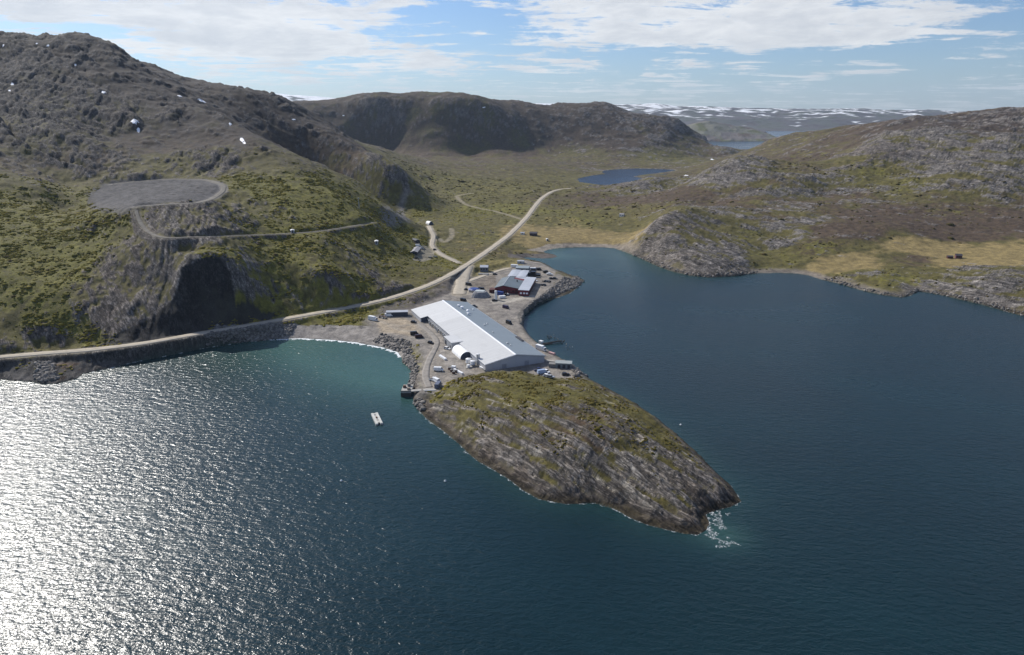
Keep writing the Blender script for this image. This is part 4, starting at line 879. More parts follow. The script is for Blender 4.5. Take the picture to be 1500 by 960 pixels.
# ------------------------------------------------------------------ the red factory
red = thing('red_factory', 'dark red timber factory with slate roof and grey flat roofed wings', 'factory', (16.95, 566.7, 4.0), R(-9))
MB().prism([(-32, -1), (-10.6, -1), (-10.6, 4.3), (-25, 6.7), (-32, 4.7)], .6, 36.5).build('wall', red_m, red)
o = MB().slab([(-32.6, 0, 4.6), (-25, 0, 6.95), (-25, 37, 6.95), (-32.6, 37, 4.6)], .25).build('roof_slope', slate, red)
o = MB().slab([(-25, 0, 6.95), (-10.4, 0, 4.5), (-10.4, 30, 4.5), (-25, 30, 6.95)], .25).build('roof_slope', slate, red)
o = MB().slab([(-25, 30.1, 6.95), (-20.2, 30.1, 6.1), (-20.2, 37, 6.1), (-25, 37, 6.95)], .25).build('roof_slope', slate, red)
MB().box(-25.2, -24.8, 0, 37, 6.93, 7.12).build('ridge_cap', lightroof, red)
MB().box(-10.5, -2, -6.2, 42.5, -1, 4.9).build('wing_wall', red_m, red)
MB().slab([(-10.9, -6.7, 5.35), (-1.5, -6.7, 5.1), (-1.5, 43, 5.1), (-10.9, 43, 5.35)], .35).build('wing_roof', lightroof, red)
MB().box(-2.0, -1.85, -6, 42, -.2, 3.2).build('wing_boarding', red_d, red)
MB().box(-20.2, -10.6, 36.8, 41, -1, 4.4).build('link_wall', red_m, red)
MB().box(-20.6, -10.9, 36.4, 42, 4.42, 4.8).build('link_roof', lightroof, red)
MB().box(-37, -32, -.5, 7, -1, 2.6).build('lean_to', red_d, red)
MB().slab([(-37.4, -.9, 2.7), (-31.9, -.9, 3.2), (-31.9, 7.3, 3.2), (-37.4, 7.3, 2.7)], .2).build('lean_to_roof', red_d, red)
for x in (-30, -27.2, -20.5, -17): MB().box(x, x + 1.5, .45, .6, 1.5, 2.7).build('window', glass, red)
MB().box(-24.5, -21.5, .42, .6, 0, 3.1).build('door', red_d, red)
MB().box(-14.6, -12.2, .42, .6, 0, 3.0).build('door', red_d, red)
for x in (-9.4, -6.6, -4.2): MB().box(x, x + 1.7, -6.36, -6.2, 1.6, 3.0).build('window', trim_m, red)
for y in (2, 10, 18, 26, 34): MB().box(-1.86, -1.74, y, y + 1.8, 1.4, 2.7).build('window', glass, red)
MB().cyl(-16, 22, 5.2, 7.0, .5, 8).build('chimney', dark_m, red)
MB().cyl(-13, 33, -.5, 1.9, 1.4, 12).build('courtyard_tank', white_p, red)

def block(name, label, cat, loc, rz, W_, L, h_, roof_over, wm, rm, rise=.25, windows=0, door=True):
    t = thing(name, label, cat, loc, rz)
    MB().box(-W_ / 2, W_ / 2, -L / 2, L / 2, -1, h_ - .02).build('wall', wm, t)
    e = roof_over
    for s_ in (-1, 1):
        p = [(0, -L / 2 - e, h_ + rise + .15), (s_ * (W_ / 2 + e), -L / 2 - e, h_ + .1), (s_ * (W_ / 2 + e), L / 2 + e, h_ + .1), (0, L / 2 + e, h_ + rise + .15)]
        MB().slab(p if s_ > 0 else p[::-1], .2).build('roof_slope', rm, t)
    if rise > .8:
        MB().add([(-W_ / 2, -L / 2 + .02, h_ - .02), (W_ / 2, -L / 2 + .02, h_ - .02), (0, -L / 2 + .02, h_ + rise - .1), (-W_ / 2, L / 2 - .02, h_ - .02), (W_ / 2, L / 2 - .02, h_ - .02), (0, L / 2 - .02, h_ + rise - .1)], [(0, 1, 2), (5, 4, 3), (0, 2, 5, 3), (1, 4, 5, 2)]).build('gable', wm, t)
    for i in range(windows):
        y = -L / 2 + L * (i + .5) / windows
        for s_ in (-1, 1):
            MB().box(s_ * W_ / 2 - .06, s_ * W_ / 2 + .06, y - .6, y + .6, h_ * .4, h_ * .8).build('window', glass, t)
    if door: MB().box(-.6, .6, -L / 2 - .08, -L / 2 + .05, 0, min(2.1, h_ * .9)).build('door', dark_m, t)
    return t
def redloc(x, y, z=4.0):
    a = R(-9); return (16.95 + x * math.cos(a) - y * math.sin(a), 566.7 + x * math.sin(a) + y * math.cos(a), z)
block('warehouse', 'left of two pale grey roofed warehouses behind the red factory', 'warehouse', redloc(-24.4, 59.5), R(-9), 8.0, 28, 4.6, .2, wall_m, lightroof, .3, 4)
block('warehouse', 'right of two pale grey roofed warehouses, beside black stacks', 'warehouse', redloc(-16.0, 58.2), R(-9), 8.0, 29, 4.5, .2, wall_m, lightroof, .3, 4)
block('boathouse', 'rearmost grey building with pale roof edge behind the two warehouses', 'shed', redloc(-20.4, 89.5), R(-9 + 90), 11, 12.5, 4.2, .3, mat('blue_grey_boards', (.2, .23, .25), .8), mat('mid_grey_roof', (.25, .29, .31), .6), .6, 3)
block('shed', 'small pale shed at the far tip behind the grey boathouse', 'shed', tuple(g(763, 386)), R(-9 + 90), 4, 7, 2.6, .2, wall_m, lightroof, .5, 1)
block('house', 'small two storey grey house beside the factory road', 'house', tuple(g(709.5, 397.5)), R(-3 + 90), 7.5, 7.6, 4.6, .3, mat('slate_boards', (.13, .15, .18), .8), lightroof, 1.5, 3)
q = g(709, 402); t = thing('terrace', 'pale concrete terrace in front of the small grey house', 'terrace', tuple(q), R(-3))
MB().box(-5.5, 4.5, -2, 3, -.8, .7).build('slab', conc_m, t); MB().box(-5.5, 4.5, -2.3, -2.02, -.8, 1.3).build('parapet', steel, t)

# ------------------------------------------------------------------ other cabins
yb = yaw_px((604, 377), (614.5, 364.5))
q = (g(604.5, 375.5) + g(613.5, 365.5)) / 2
block('barrack', 'long dark barrack with grey roof at the foot of the west slope', 'barrack', tuple(q), yb - R(90), 7, 26, 2.9, .4, mat('dark_stained_boards', (.035, .035, .045), .8), mat('grey_felt_roof', (.27, .265, .28), .8), 1.4, 5)
block('shed', 'low dark shed on the slope just above the long barrack', 'shed', tuple(g(609, 354.5)), yb - R(60), 5, 11, 2.3, .3, mat('dark_stained_boards', (.035, .035, .045), .8), mat('dark_felt_roof', (.07, .075, .09), .8), .9, 2)
block('red_house', 'dark red house standing in the yellow field on the right shore', 'house', tuple(g(1403.5, 378.5)), R(75), 4.2, 5.6, 2.9, .25, mat('house_red_boards', (.12, .04, .05), .8), mat('house_dark_roof', (.06, .055, .07), .8), 1.6, 3)
block('shed', 'low dark shed left of the red house in yellow field', 'shed', tuple(g(1391, 378.5)), R(80), 3.5, 5, 2, .2, red_d, mat('house_dark_roof', (.06, .055, .07), .8), .8, 1)
block('cottage', 'tiny white cottage on the green knoll above the bay', 'cottage', tuple(g(911, 317)), R(60), 5, 6.5, 2.7, .3, white_p, mat('grey_felt_roof', (.27, .265, .28), .8), 1.4, 2)
block('cottage', 'dark cottage in the pale meadow behind the bay beach', 'cottage', tuple(g(781.5, 345)), R(80), 6, 9, 2.9, .3, mat('dark_brown_boards', (.05, .035, .045), .8), mat('house_dark_roof', (.06, .055, .07), .8), 1.5, 2)
block('cabin', 'tiny pale cabin left of the dark cottage near the bay', 'cabin', tuple(g(765.5, 343.5)), R(80), 3, 5, 2.2, .2, white_p, lightroof, .6, 1)
block('cabin', 'white roofed hut beside the hill track, left', 'cabin', tuple(g(428.5, 341)), R(20), 3, 4, 2.2, .3, wall_m, white_p, .5, 1)
block('cabin', 'white roofed hut low on the slope below hill track', 'cabin', tuple(g(551.5, 356.5)), R(10), 3, 6, 2.2, .3, wall_m, white_p, .5, 1)
block('field_hut', 'pale hut by the water edge of the meadow bay', 'hut', tuple(g(801.5, 352.5)), R(10), 2.4, 3.4, 1.9, .2, wall_m, white_p, .4, 0)
q = g(526, 306); t = thing('mast', 'thin grey mast on the spur above the valley', 'mast', tuple(q)); MB().cyl(0, 0, -1, 12, .35, 8, .2).build('pole', steel, t); MB().box(-.9, .9, -.15, .15, 10.6, 11.1).build('crossarm', steel, t)

# ------------------------------------------------------------------ vehicles
def vehicle(label, px, py, yaw, paint, kind='car', group='vehicles parked around the works'):
    q = g(px, py); nm = {'car': 'parked_car', 'van': 'delivery_van', 'pickup': 'pickup_truck', 'truck': 'box_truck'}[kind]
    t = thing(nm, label, {'car': 'car', 'van': 'van', 'pickup': 'pickup', 'truck': 'truck'}[kind], (q[0], q[1], q[2] + .02), yaw, group)
    L, W_, h1, h2 = {'car': (4.7, 1.95, .95, 1.65), 'van': (5.8, 2.1, 1.15, 2.4), 'pickup': (5.4, 2.0, 1.05, 1.85), 'truck': (7.8, 2.4, 1.1, 3.2)}[kind]
    a, b = -L / 2, L / 2
    MB().prism([(a, .35), (b, .35), (b, h1 * .82), (b - .35, h1), (a + .1, h1), (a, h1 * .9)], -W_ / 2, W_ / 2).build('body', paint, t)
    if kind == 'car': cab = [(a + .25, h1), (b - 1.35, h1), (b - 1.95, h2), (a + .7, h2)]
    elif kind == 'van': cab = [(a + .05, h1), (b - .55, h1), (b - 1.15, h2), (a + .08, h2)]
    elif kind == 'pickup': cab = [(a + 1.8, h1), (b - 1.2, h1), (b - 1.8, h2), (a + 2.0, h2)]
    else: cab = [(b - 2.0, h1), (b - .15, h1), (b - .4, 2.3), (b - 2.0, 2.3)]
    MB().prism([(x * 1.0, z) for x, z in cab], -W_ / 2 + .12, W_ / 2 - .12).build('cabin', glass if kind in ('car', 'pickup') else paint, t)
    zt = cab[2][1]; MB().box(cab[3][0] + .05, cab[2][0] - .02, -W_ / 2 + .16, W_ / 2 - .16, zt, zt + .07).build('roof', paint, t)
    if kind in ('van', 'truck'):
        MB().slab([(cab[1][0] + .02, -W_ / 2 + .25, cab[1][1] + .08), (cab[1][0] + .02, W_ / 2 - .25, cab[1][1] + .08), (cab[2][0] + .05, W_ / 2 - .25, cab[2][1] - .1), (cab[2][0] + .05, -W_ / 2 + .25, cab[2][1] - .1)], .03).build('windscreen', glass, t)
    if kind == 'truck': MB().box(a + .05, b - 2.1, -1.2, 1.2, h1 + .02, h2).build('cargo_box', white_p, t)
    if kind == 'pickup': MB().box(a + .12, a + 1.75, -W_ / 2 + .15, W_ / 2 - .15, h1 - .02, h1 + .03).build('load_bed', dark_m, t)
    for sx in (a + .85, b - .95):
        for sy in (-1, 1): MB().tube((sx, sy * (W_ / 2 - .2), .36), (sx, sy * (W_ / 2 + .03), .36), .36, 12).build('wheel', tyre, t)
    return t
al = HALL_YAW + R(90)
vehicle('black van, rear one of two dark vehicles on the tan gravel', 607, 490.5, R(15), black_p, 'van')
vehicle('maroon van, front one of two dark vehicles on the tan gravel', 614, 495.0, R(18), maroon_p, 'van')
vehicle('black car with pale roof alone on the gravel beside the yard track', 631, 503.5, R(-40), black_p, 'car')
vehicle('black car below the far left corner of the long hall', 606, 473, R(-25), black_p, 'car')
vehicle('white van outside the loading box of the long hall', 655, 512, R(-30), white_p, 'car')
vehicle('white van parked in the open gravel left of the storage tent', 642.5, 543.5, R(-5), white_p, 'van')
vehicle('white pickup by the quay ramp, left of a white van', 635.3, 557.5, R(-10), white_p, 'pickup')
vehicle('white van by the quay ramp beside the blue container', 639.8, 560.3, R(-50), white_p, 'van')
vehicle('white box truck between the long hall and the east shore', 792.5, 513, R(-45), white_p, 'truck')
vehicle('navy pickup, leftmost of the cars below the hall gable', 788.5, 543.3, R(15), navy_p, 'pickup')
vehicle('pale blue van with white top below the hall gable', 794.0, 547.2, R(20), mat('pale_blue_paint', (.35, .45, .62), .35), 'van')
vehicle('white car right of the pale blue van below the gable', 800.5, 545.8, R(-50), white_p, 'car')
vehicle('white car nearest the rocky headland below the gable', 801.5, 552.2, R(-20), white_p, 'car')
vehicle('silver car beside the nearest white car at headland edge', 806.5, 553.6, R(-15), silver_p, 'car')
vehicle('black car alone in the south east corner of the yard', 828.5, 549.8, R(10), black_p, 'car')
vehicle('black van at the bend of the east shore road by the rock wall', 745.5, 474.5, R(-55), black_p, 'van')
vehicle('dark purple van alone in the open yard below the red factory', 741, 452, R(-40), purple_p, 'van')
vehicle('black car behind the ridge of the hall, nearer the red factory', 695, 450, R(-25), black_p, 'car')
vehicle('black van at the far end of the hall below stone heap', 679, 441.5, R(-40), black_p, 'van')
vehicle('black car on the concrete slip left of the blue basin', 683.5, 425.3, R(5), black_p, 'car')
vehicle('black van above the blue basin on the access road', 686.5, 418.2, R(-30), black_p, 'van')
vehicle('black van right of the blue basin beside stone heap', 705.5, 425.2, R(-15), black_p, 'van')
vehicle('black car driving on the narrow factory road', 725, 402.6, R(25), black_p, 'car')
vehicle('black car under the white silo before the red factory', 724.5, 441.3, R(10), black_p, 'car')
vehicle('black van at the top right of the factory quay', 789, 396, R(5), black_p, 'van')
vehicle('black van beside the white boat on the stony point', 799.5, 400, R(25), black_p, 'van')
vehicle('black car right of the scrap heap on the stony point', 813, 409, R(-40), black_p, 'car')
vehicle('black car beside the scrap heap on the stony point', 807.5, 409.0, R(20), black_p, 'car')
vehicle('white car beside the wing of the red factory', 784.5, 412.0, R(-60), white_p, 'car')
vehicle('white van above the dark car group near long barrack', 612.3, 361.2, R(10), white_p, 'van')
vehicle('silver van between the long barrack and the white van', 616.3, 365.2, R(10), silver_p, 'van')
vehicle('black car parked below the gable of the long barrack', 611, 379.3, R(5), black_p, 'car')
vehicle('black car by the camp road above the round pads', 636.7, 366.6, R(70), black_p, 'car')
vehicle('white box truck at the left end of the west storage row', 546.5, 469.5, R(-30), white_p, 'truck')
vehicle('rust brown car in the west storage row', 559.5, 465.8, R(-10), rust, 'car')
vehicle('white van beside the grey roofed west store', 569.5, 463.8, R(10), white_p, 'van')

# ------------------------------------------------------------------ stores, containers, beams, heaps
def container(label, px, py, yaw, L, W_, h_, m_, name='shipping_container', cat='container', group=None):
    q = g(px, py); t = thing(name, label, cat, tuple(q), yaw, group)
    MB().box(-L / 2, L / 2, -W_ / 2, W_ / 2, .1, h_).build('body', m_, t)
    MB().box(-L / 2 + .1, L / 2 - .1, -W_ / 2 + .1, W_ / 2 - .1, h_, h_ + .06).build('roof', m_, t)
    for s_ in (-1, 1): MB().box(s_ * L / 2 - .07, s_ * L / 2 + .07, -W_ / 2, W_ / 2, 0, h_ + .04).build('end_frame', m_, t)
    for s_ in (-.5, .5): MB().box(L / 2 + .07, L / 2 + .12, s_ * W_ * .48 - W_ * .22, s_ * W_ * .48 + W_ * .22, .25, h_ - .15).build('door', m_, t)
    return t
block('west_store', 'grey walled store with white roof at the edge of tan gravel', 'store', tuple(g(582, 462.5)), R(96), 5, 16, 3.4, .3, mat('charcoal_cladding', (.05, .055, .075), .7), lightroof, .5, 0)
container('dark blue container standing behind white van at the quay ramp', 641.5, 567, R(80), 6, 2.4, 2.6, mat('grey_blue_steel', (.09, .11, .17), .6))
container('bright blue container in front of the red factory', 732.5, 432.5, R(-35), 6, 3, 3.2, blue_p)
container('white container left of the bright blue one by the silo', 735.5, 436.8, R(15), 5.2, 2.4, 2.0, white_p)
container('white container lying on the shore behind the two warehouses', 753.5, 391.5, R(-15), 7, 2.6, 2.6, white_p)
container('tall black crate stack right of the warehouses, nearest', 774.5, 405.5, R(-9), 4.2, 3.4, 4.2, black_p, 'crate_stack', 'crates')
container('big black crate stack at the warehouse corner', 781, 405.5, R(-9), 4.6, 4.4, 5.2, black_p, 'crate_stack', 'crates')
container('black crate stack furthest back beside the warehouse', 781.5, 400.0, R(-9), 5.0, 4.4, 4.4, black_p, 'crate_stack', 'crates')
container('long flat black crate stack toward the stony point', 788.5, 404.5, R(-20), 4.2, 2.4, 1.6, black_p, 'crate_stack', 'crates')
container('pale container behind the black crates on the quay', 780.5, 395.5, R(-5), 6, 2.4, 2.3, white_p)
container('white crate by the water where the ruined pier starts', 792.6, 503.0, R(-45), 2.6, 2.2, 1.8, white_p, 'crate', 'crate')
container('faded pink fish bin beside the east shore road', 808.5, 519.2, R(-45), 4.4, 1.8, 1.2, pinkish, 'fish_bin', 'bin')
container('long white box on the gravel inside the track bend', 648.5, 525, R(-58), 8.5, 1.6, 1.1, white_p, 'long_box', 'box')
container('long white beam box at the edge of the headland', 671.5, 546, R(-52), 9, 1.4, 1.2, white_p, 'long_box', 'box')
container('short white crate above the white beam at headland edge', 664.5, 539.5, R(-20), 2.4, 2, 1.4, white_p, 'crate', 'crate')
container('small white box lying below the hall corner', 706.5, 540.5, R(-48), 4.5, 1.2, 1.0, white_p, 'long_box', 'box')
def barrels(label, spots, m_):
    for i, (px, py) in enumerate(spots):
        q = g(px, py); t = thing('dark_tub', label[i], 'tub', tuple(q), 0, 'dark tubs at the headland edge')
        MB().cyl(0, 0, -.1, 1.3, 1.0, 10, .9).build('shell', m_, t); MB().cyl(0, 0, 1.3, 1.42, .98, 10).build('lid', mat('grey_lid', (.1, .1, .1), .7), t)
barrels(['brown tub, leftmost of the tubs by the white crate', 'black tub in the middle of the tub row', 'black tub, lowest of the tubs, near the grass', 'dark tub closest to the long white beam box'], [(658.5, 541.5), (661.5, 544.5), (664.5, 547.5), (668.3, 545.5)], rust)
# concrete pump house on the south east shore
q = g(819, 537.5); t = thing('pump_house', 'low grey concrete pump house with open bays on the east shore', 'pump house', tuple(q), R(-8))
MB().box(-2, 7.5, -2.4, 2.4, -1, 3.0).build('wall', mat('blue_grey_concrete', (.20, .23, .24), .85), t); MB().box(-2.3, 7.8, -2.7, 2.7, 3.0, 3.3).build('roof', mat('roof_concrete', (.28, .31, .31), .85), t)
MB().box(-6.2, -2.1, -2, 1.6, -1, 2.2).build('side_tank', conc_d, t)
for x in (-.8, 2.2, 5.2): MB().box(x, x + 1.7, -2.48, -2.4, 0, 2.3).build('bay', dark_m, t)
q = g(812, 530.5); t = thing('concrete_slab', 'pale concrete slab between hall corner and pump house', 'slab', tuple(q), R(-20)); MB().box(-5, 4.5, -1.4, 1.4, -.5, .5).build('slab', conc_m, t); MB().box(-5, 4.5, -1.7, -1.42, -.5, .9).build('kerb', conc_m, t)
def pads():
    for lab, px, py in (('left of two round olive basins on the grass by barrack', 630, 377.5), ('right of two round olive basins on the grass by barrack', 637.5, 376.7)):
        q = g(px, py); t = thing('round_basin', lab, 'basin', tuple(q), 0, 'round basins near the barrack')
        MB().cyl(0, 0, -.8, .8, 2.5, 14).build('rim', mat('olive_rim', (.12, .105, .06), .9), t); MB().cyl(0, 0, .8, .86, 2.0, 14).build('water_fill', mat('olive_water', (.035, .035, .02), .4), t)
pads()
def heap(label, px, py, n, spread, m_, cat='scrap heap'):
    q = g(px, py); t = thing('scrap_heap', label, cat, tuple(q), 0); rr = random.Random(int(px * 7))
    for i in range(n):
        a = rr.uniform(0, 6.28); d = rr.uniform(0, spread); L = rr.uniform(.8, 2.6)
        o = MB().box(-L / 2, L / 2, -rr.uniform(.2, .7), rr.uniform(.2, .7), -.3, rr.uniform(.4, 1.4), .08).build('scrap_piece', m_[i % len(m_)], t); o.location = (math.cos(a) * d, math.sin(a) * d * .8, rr.uniform(0, .5)); o.rotation_euler = (rr.uniform(-.4, .4), rr.uniform(-.4, .4), rr.uniform(0, 3))
heap('grey scrap heap on the stony point beyond the red factory', 801, 413, 26, 4.5, [scrap_m, scrap_m, black_p, conc_m])
heap('small scrap heap near the roadside rock wall', 797, 418.5, 12, 2.6, [scrap_m, black_p])
heap('pile of machine parts in front of the red factory door', 741, 432.5, 18, 3.2, [black_p, white_p, scrap_m], 'machine parts')
heap('rubble and timber pile in the west storage row', 563, 466.5, 12, 3, [rust, wood, conc_m])
# white boat ashore on the stony point
def hull_mesh(L, W_, h_):
    mb = MB(); st = np.linspace(0, 1, 7)
    rows = []
    for s_ in st:
        w = W_ / 2 * (1 - max(0, (s_ - .45) / .55) ** 2.2); x = -L / 2 + L * s_
        rows.append([(x, -w, h_), (x, -w * .75, h_ * .3), (x, 0, 0), (x, w * .75, h_ * .3), (x, w, h_)])
    vs = sum(rows, []); fs = [(i * 5 + j, (i + 1) * 5 + j, (i + 1) * 5 + j + 1, i * 5 + j + 1) for i in range(6) for j in range(4)] + [(0, 1, 2, 3, 4)] + [(i * 5, i * 5 + 4, (i + 1) * 5 + 4, (i + 1) * 5) for i in range(6)]
    return mb.add(vs, fs)
q = g(805.5, 403.5); t = thing('boat', 'white boat laid up ashore on the stony point', 'boat', (q[0], q[1], q[2] + .4), R(-35))
hull_mesh(7.2, 2.5, 1.3).build('hull', white_p, t); MB().box(-2.2, .6, -.8, .8, 1.3, 2.4).build('wheelhouse', white_p, t); MB().box(-.4, .62, -.7, .7, 1.7, 2.2).build('windows', glass, t); MB().box(-3, 2.4, -.3, .3, -.4, .12).build('cradle', wood, t)

# ------------------------------------------------------------------ quay, pier, ruined pier, barge
t = thing('pier', 'small concrete pier head on dark piles with pale gangway', 'pier', (-59.2, 358.3, 0), R(0))
MB().box(-2.9, 2.9, -5.4, 5.4, 2.4, 3.1).build('deck', conc_m, t)
MB().box(-2.9, 2.9, -5.45, -5.1, 3.1, 3.7).build('kerb', conc_d, t)
for x in (-2.4, -.8, .8, 2.4):
    for y in (-5, -1.7, 1.7, 5): MB().cyl(x, y, -2, 2.4, .32, 8).build('pile', wet_wood, t)
MB().slab([(-2.9, -5.42, .1), (2.9, -5.42, .1), (2.9, -5.38, 2.4), (-2.9, -5.38, 2.4)], .2).build('fender_wall', wet_wood, t)
MB().slab([(2.8, -5.3, 3.3), (11.4, -5.6, 4.1), (11.4, -3.3, 4.1), (2.8, -2.6, 3.3)], .45).build('gangway', conc_m, t)
for p in ((-1.6, 1, 1.2), (.6, 3.2, 1.6), (1.2, -2, 1.1)): MB().box(p[0] - .8, p[0] + .8, p[1] - .8, p[1] + .8, 3.1, 3.1 + p[2]).build('crate', [rust, conc_d, wood][int(p[2] * 10) % 3], t)
q = g(630, 573); t = thing('quay_ramp', 'quay wall with dark blue face and grey top at the headland', 'quay', (-45.6, 353.2, 3.6), R(2))
MB().box(-3.0, 3.2, -1.2, 2.6, -3.5, .45).build('wall', conc_m, t); MB().box(-3.0, 3.2, -1.42, -1.22, -3.4, .3).build('blue_face', navy_p, t); MB().box(-3.1, 3.3, -1.5, -1.1, .45, .75).build('kerb', steel, t)
t = thing('ruined_pier', 'collapsed timber pier rising from the water on the east shore', 'pier', (0, 0, 0))
A_, B_ = np.array(at_z(795.5, 503.5, .8)), np.array(at_z(823, 499.5, .8))
MB().tube(A_, B_, .5, 8).build('beam', wet_wood, t); MB().tube(A_ + [0, -1.2, -.3], (A_ + B_) / 2 + [0, -1, -.4], .35, 6).build('beam', wet_wood, t)
rr = random.Random(4)
for px, py in [(800, 497), (805, 494), (809, 492.5), (811, 496), (814, 497.5), (818, 499), (823, 502), (826, 505), (829, 507), (832, 509), (835, 511), (838, 510.5), (834, 514), (838, 515), (828, 510), (808, 498)]:
    q = np.array(at_z(px, py, -.6)); L = rr.uniform(1, 3.4); a = rr.uniform(0, 3.14)
    MB().tube(q, q + [math.cos(a) * L, math.sin(a) * L, rr.uniform(.5, 1.6)], rr.uniform(.16, .32), 6).build('timber', [wet_wood, wood][rr.random() < .3], t)
bx = np.array(at_z(552, 613.5, .6)); d_ = np.array(at_z(555.8, 622, .6)) - np.array(at_z(548.3, 606, .6))
t = thing('work_barge', 'white twin hulled work barge floating alone in the left bay', 'barge', (bx[0], bx[1], 0), math.atan2(d_[1], d_[0]))
for s_ in (-1, 1):
    MB().prism([(-7, .1), (-6.2, -.5), (6.2, -.5), (7, .1), (7, .95), (-7, .95)], s_ * 1.15 - .62, s_ * 1.15 + .62)  .build('hull', mat('chalky_hull_paint', (.5, .5, .48), .6), t)
    MB().box(-6.6, 6.6, s_ * 1.15 - .4, s_ * 1.15 + .4, .95, 1.06).build('hull_deck', mat('off_white_deck', (.52, .52, .47), .7), t)
MB().box(-6.5, 5.6, -.54, .54, .6, .98).build('centre_deck', mat('pale_decking', (.47, .46, .41), .8), t)
MB().box(-.9, .3, -.45, .35, .98, 1.5).build('winch', rust, t); MB().box(-5.2, -3.6, -.5, .1, .98, 1.15).build('grating', scrap_m, t); MB().box(2, 3, -.4, .4, .98, 1.1).build('crate', wood, t)
MB().tube((-7.0, 0, .5), (-7.6, 0, .4), .25, 8).build('fender', tyre, t)
for lab, px, py in (('lone white mooring buoy in the left bay below the barge', 500, 705), ('white mooring buoy off the south side of the headland', 652, 705.5), ('white buoy off the east side of the headland', 997, 623)):
    x, y, _ = at_z(px, py); t = thing('mooring_buoy', lab, 'buoy', (x, y, 0), 0, 'mooring buoys'); MB().cyl(0, 0, -.3, .25, .25, 10, .55).cyl(0, 0, .25, .7, .55, 10, .2).build('float', white_p, t); MB().cyl(0, 0, .7, .95, .06, 6).build('ring', steel, t)

# ------------------------------------------------------------------ snow left in hollows
SNOW = mat('old_snow', (.86, .87, .90), .7, 0, .03, .3)
for px, py, rx, ry, rot, lab in [(197, 178, 6.5, 4.2, .2, 'largest white snow patch on the west mountain side'), (202.5, 190.5, 3, 3.6, 0, 'small snow patch just below the largest one'), (356, 207, 8, 2.6, .9, 'long slanting snow patch on the spur crest'), (296.5, 148, 7, 2.2, .35, 'thin snow patch under the west skyline'), (263, 141, 5, 1.3, .2, 'faint snow streak left of the thin skyline patch'),
    (152, 135.5, 4, 2.2, .1, 'small snow patch in the middle of the west mountain'), (337.5, 182, 2.6, 2.2, 0, 'round snow patch above the long slanting one'), (110.5, 95.5, 1.6, 2.4, 0, 'tiny snow patch below the mountain summit'), (70, 67, 3, 1.8, -.3, 'snow patch near the top of the west mountain'), (54, 64, 1.8, 1.2, 0, 'tiny snow patch left of the summit patch'), (5, 67, 1.6, 2.6, .3, 'snow patch at the far left skyline'), (18, 123, 2.2, 2.4, -.6, 'upper of two snow patches at the left edge'), (14, 133, 2.4, 1.4, 0, 'lower of two snow patches at the left edge'),
    (430, 175.5, 3.5, 1.2, .1, 'snow streak on the shaded back ridge'), (709, 157.5, 2.6, 1.0, 0, 'snow fleck on the crest of the far middle hill'), (503, 169.5, 2, 1.0, 0, 'snow fleck on the dark side of the far hill'), (1043, 234, 2.6, 2.6, .5, 'white snow bank in the gap below the fjord'), (1005, 257.5, 4, 1.4, 0, 'pale snow bank right of the lake')]:
    P = []; ns = 14; rr = random.Random(int(px * 13))
    c0 = g(px, py); ring1 = []
    for i in range(ns):
        a = 2 * math.pi * i / ns; k_ = rr.uniform(.65, 1.25); ex, ey = math.cos(a) * rx * k_, math.sin(a) * ry * k_
        w_ = g(px + ex * math.cos(rot) - ey * math.sin(rot), py + ex * math.sin(rot) + ey * math.cos(rot))
        # stay within a sensible distance of the patch centre
        dd = w_[:2] - c0[:2]; mx = max(rx, ry) * c0[1] / F * 3.0; n_ = np.linalg.norm(dd); dd = dd * min(1, mx / (n_ + 1e-6)); ring1.append(c0[:2] + dd)
    vs = []; fs = []
    lev = [0.0, .35, .7, 1.0]
    for L in lev[1:]:
        for q in ring1:
            xy = c0[:2] + (q - c0[:2]) * L; vs.append((xy[0] - c0[0], xy[1] - c0[1], gz(*xy) - c0[2] + (.35 if L < 1 else -.3)))
    vs.append((0, 0, .4)); ctr = len(vs) - 1
    for i in range(ns):
        j = (i + 1) % ns; fs.append((ctr, i, j))
        for l in range(2): fs.append((l * ns + i, (l + 1) * ns + i, (l + 1) * ns + j, l * ns + j))
    o = MB().add(vs, fs).build('snow_patch', SNOW, None, tuple(c0)); tag(o, lab, 'snow patch', 'snow patches on the hills')

# ------------------------------------------------------------------ scrub, boulders and surf: too many to count
def attr_mat(name, attr_rough=.9, spec=.2, leafy=0.0):
    m = bpy.data.materials.new(name); m.use_nodes = True; t = NT(m.node_tree); m.node_tree.nodes.clear()
    b = t.n('ShaderNodeBsdfPrincipled'); o = t.n('ShaderNodeOutputMaterial'); t.put(o.inputs[0], b.outputs[0])
    a = t.n('ShaderNodeAttribute', attribute_name='cover'); pos = t.n('ShaderNodeNewGeometry').outputs['Position']
    nz = t.noise(pos, 1.6, 4, .65)
    t.put(b.inputs['Base Color'], t.mix(1.0, a.outputs['Color'], t.mix(t.ramp(nz, .3, .7), (.6, .6, .6), (1.35, 1.35, 1.3)), 'MULTIPLY'))
    b.inputs['Roughness'].default_value = attr_rough; b.inputs['Specular IOR Level'].default_value = spec
    if leafy:                                    # thin leaves let part of the light through
        tr = t.n('ShaderNodeBsdfTranslucent'); mx = t.n('ShaderNodeMixShader'); mx.inputs[0].default_value = leafy
        t.put(tr.inputs[0], t.mix(1.0, a.outputs['Color'], (1.25, 1.3, .8), 'MULTIPLY')); t.put(mx.inputs[1], b.outputs[0]); t.put(mx.inputs[2], tr.outputs[0]); t.put(o.inputs[0], mx.outputs[0])
    return m
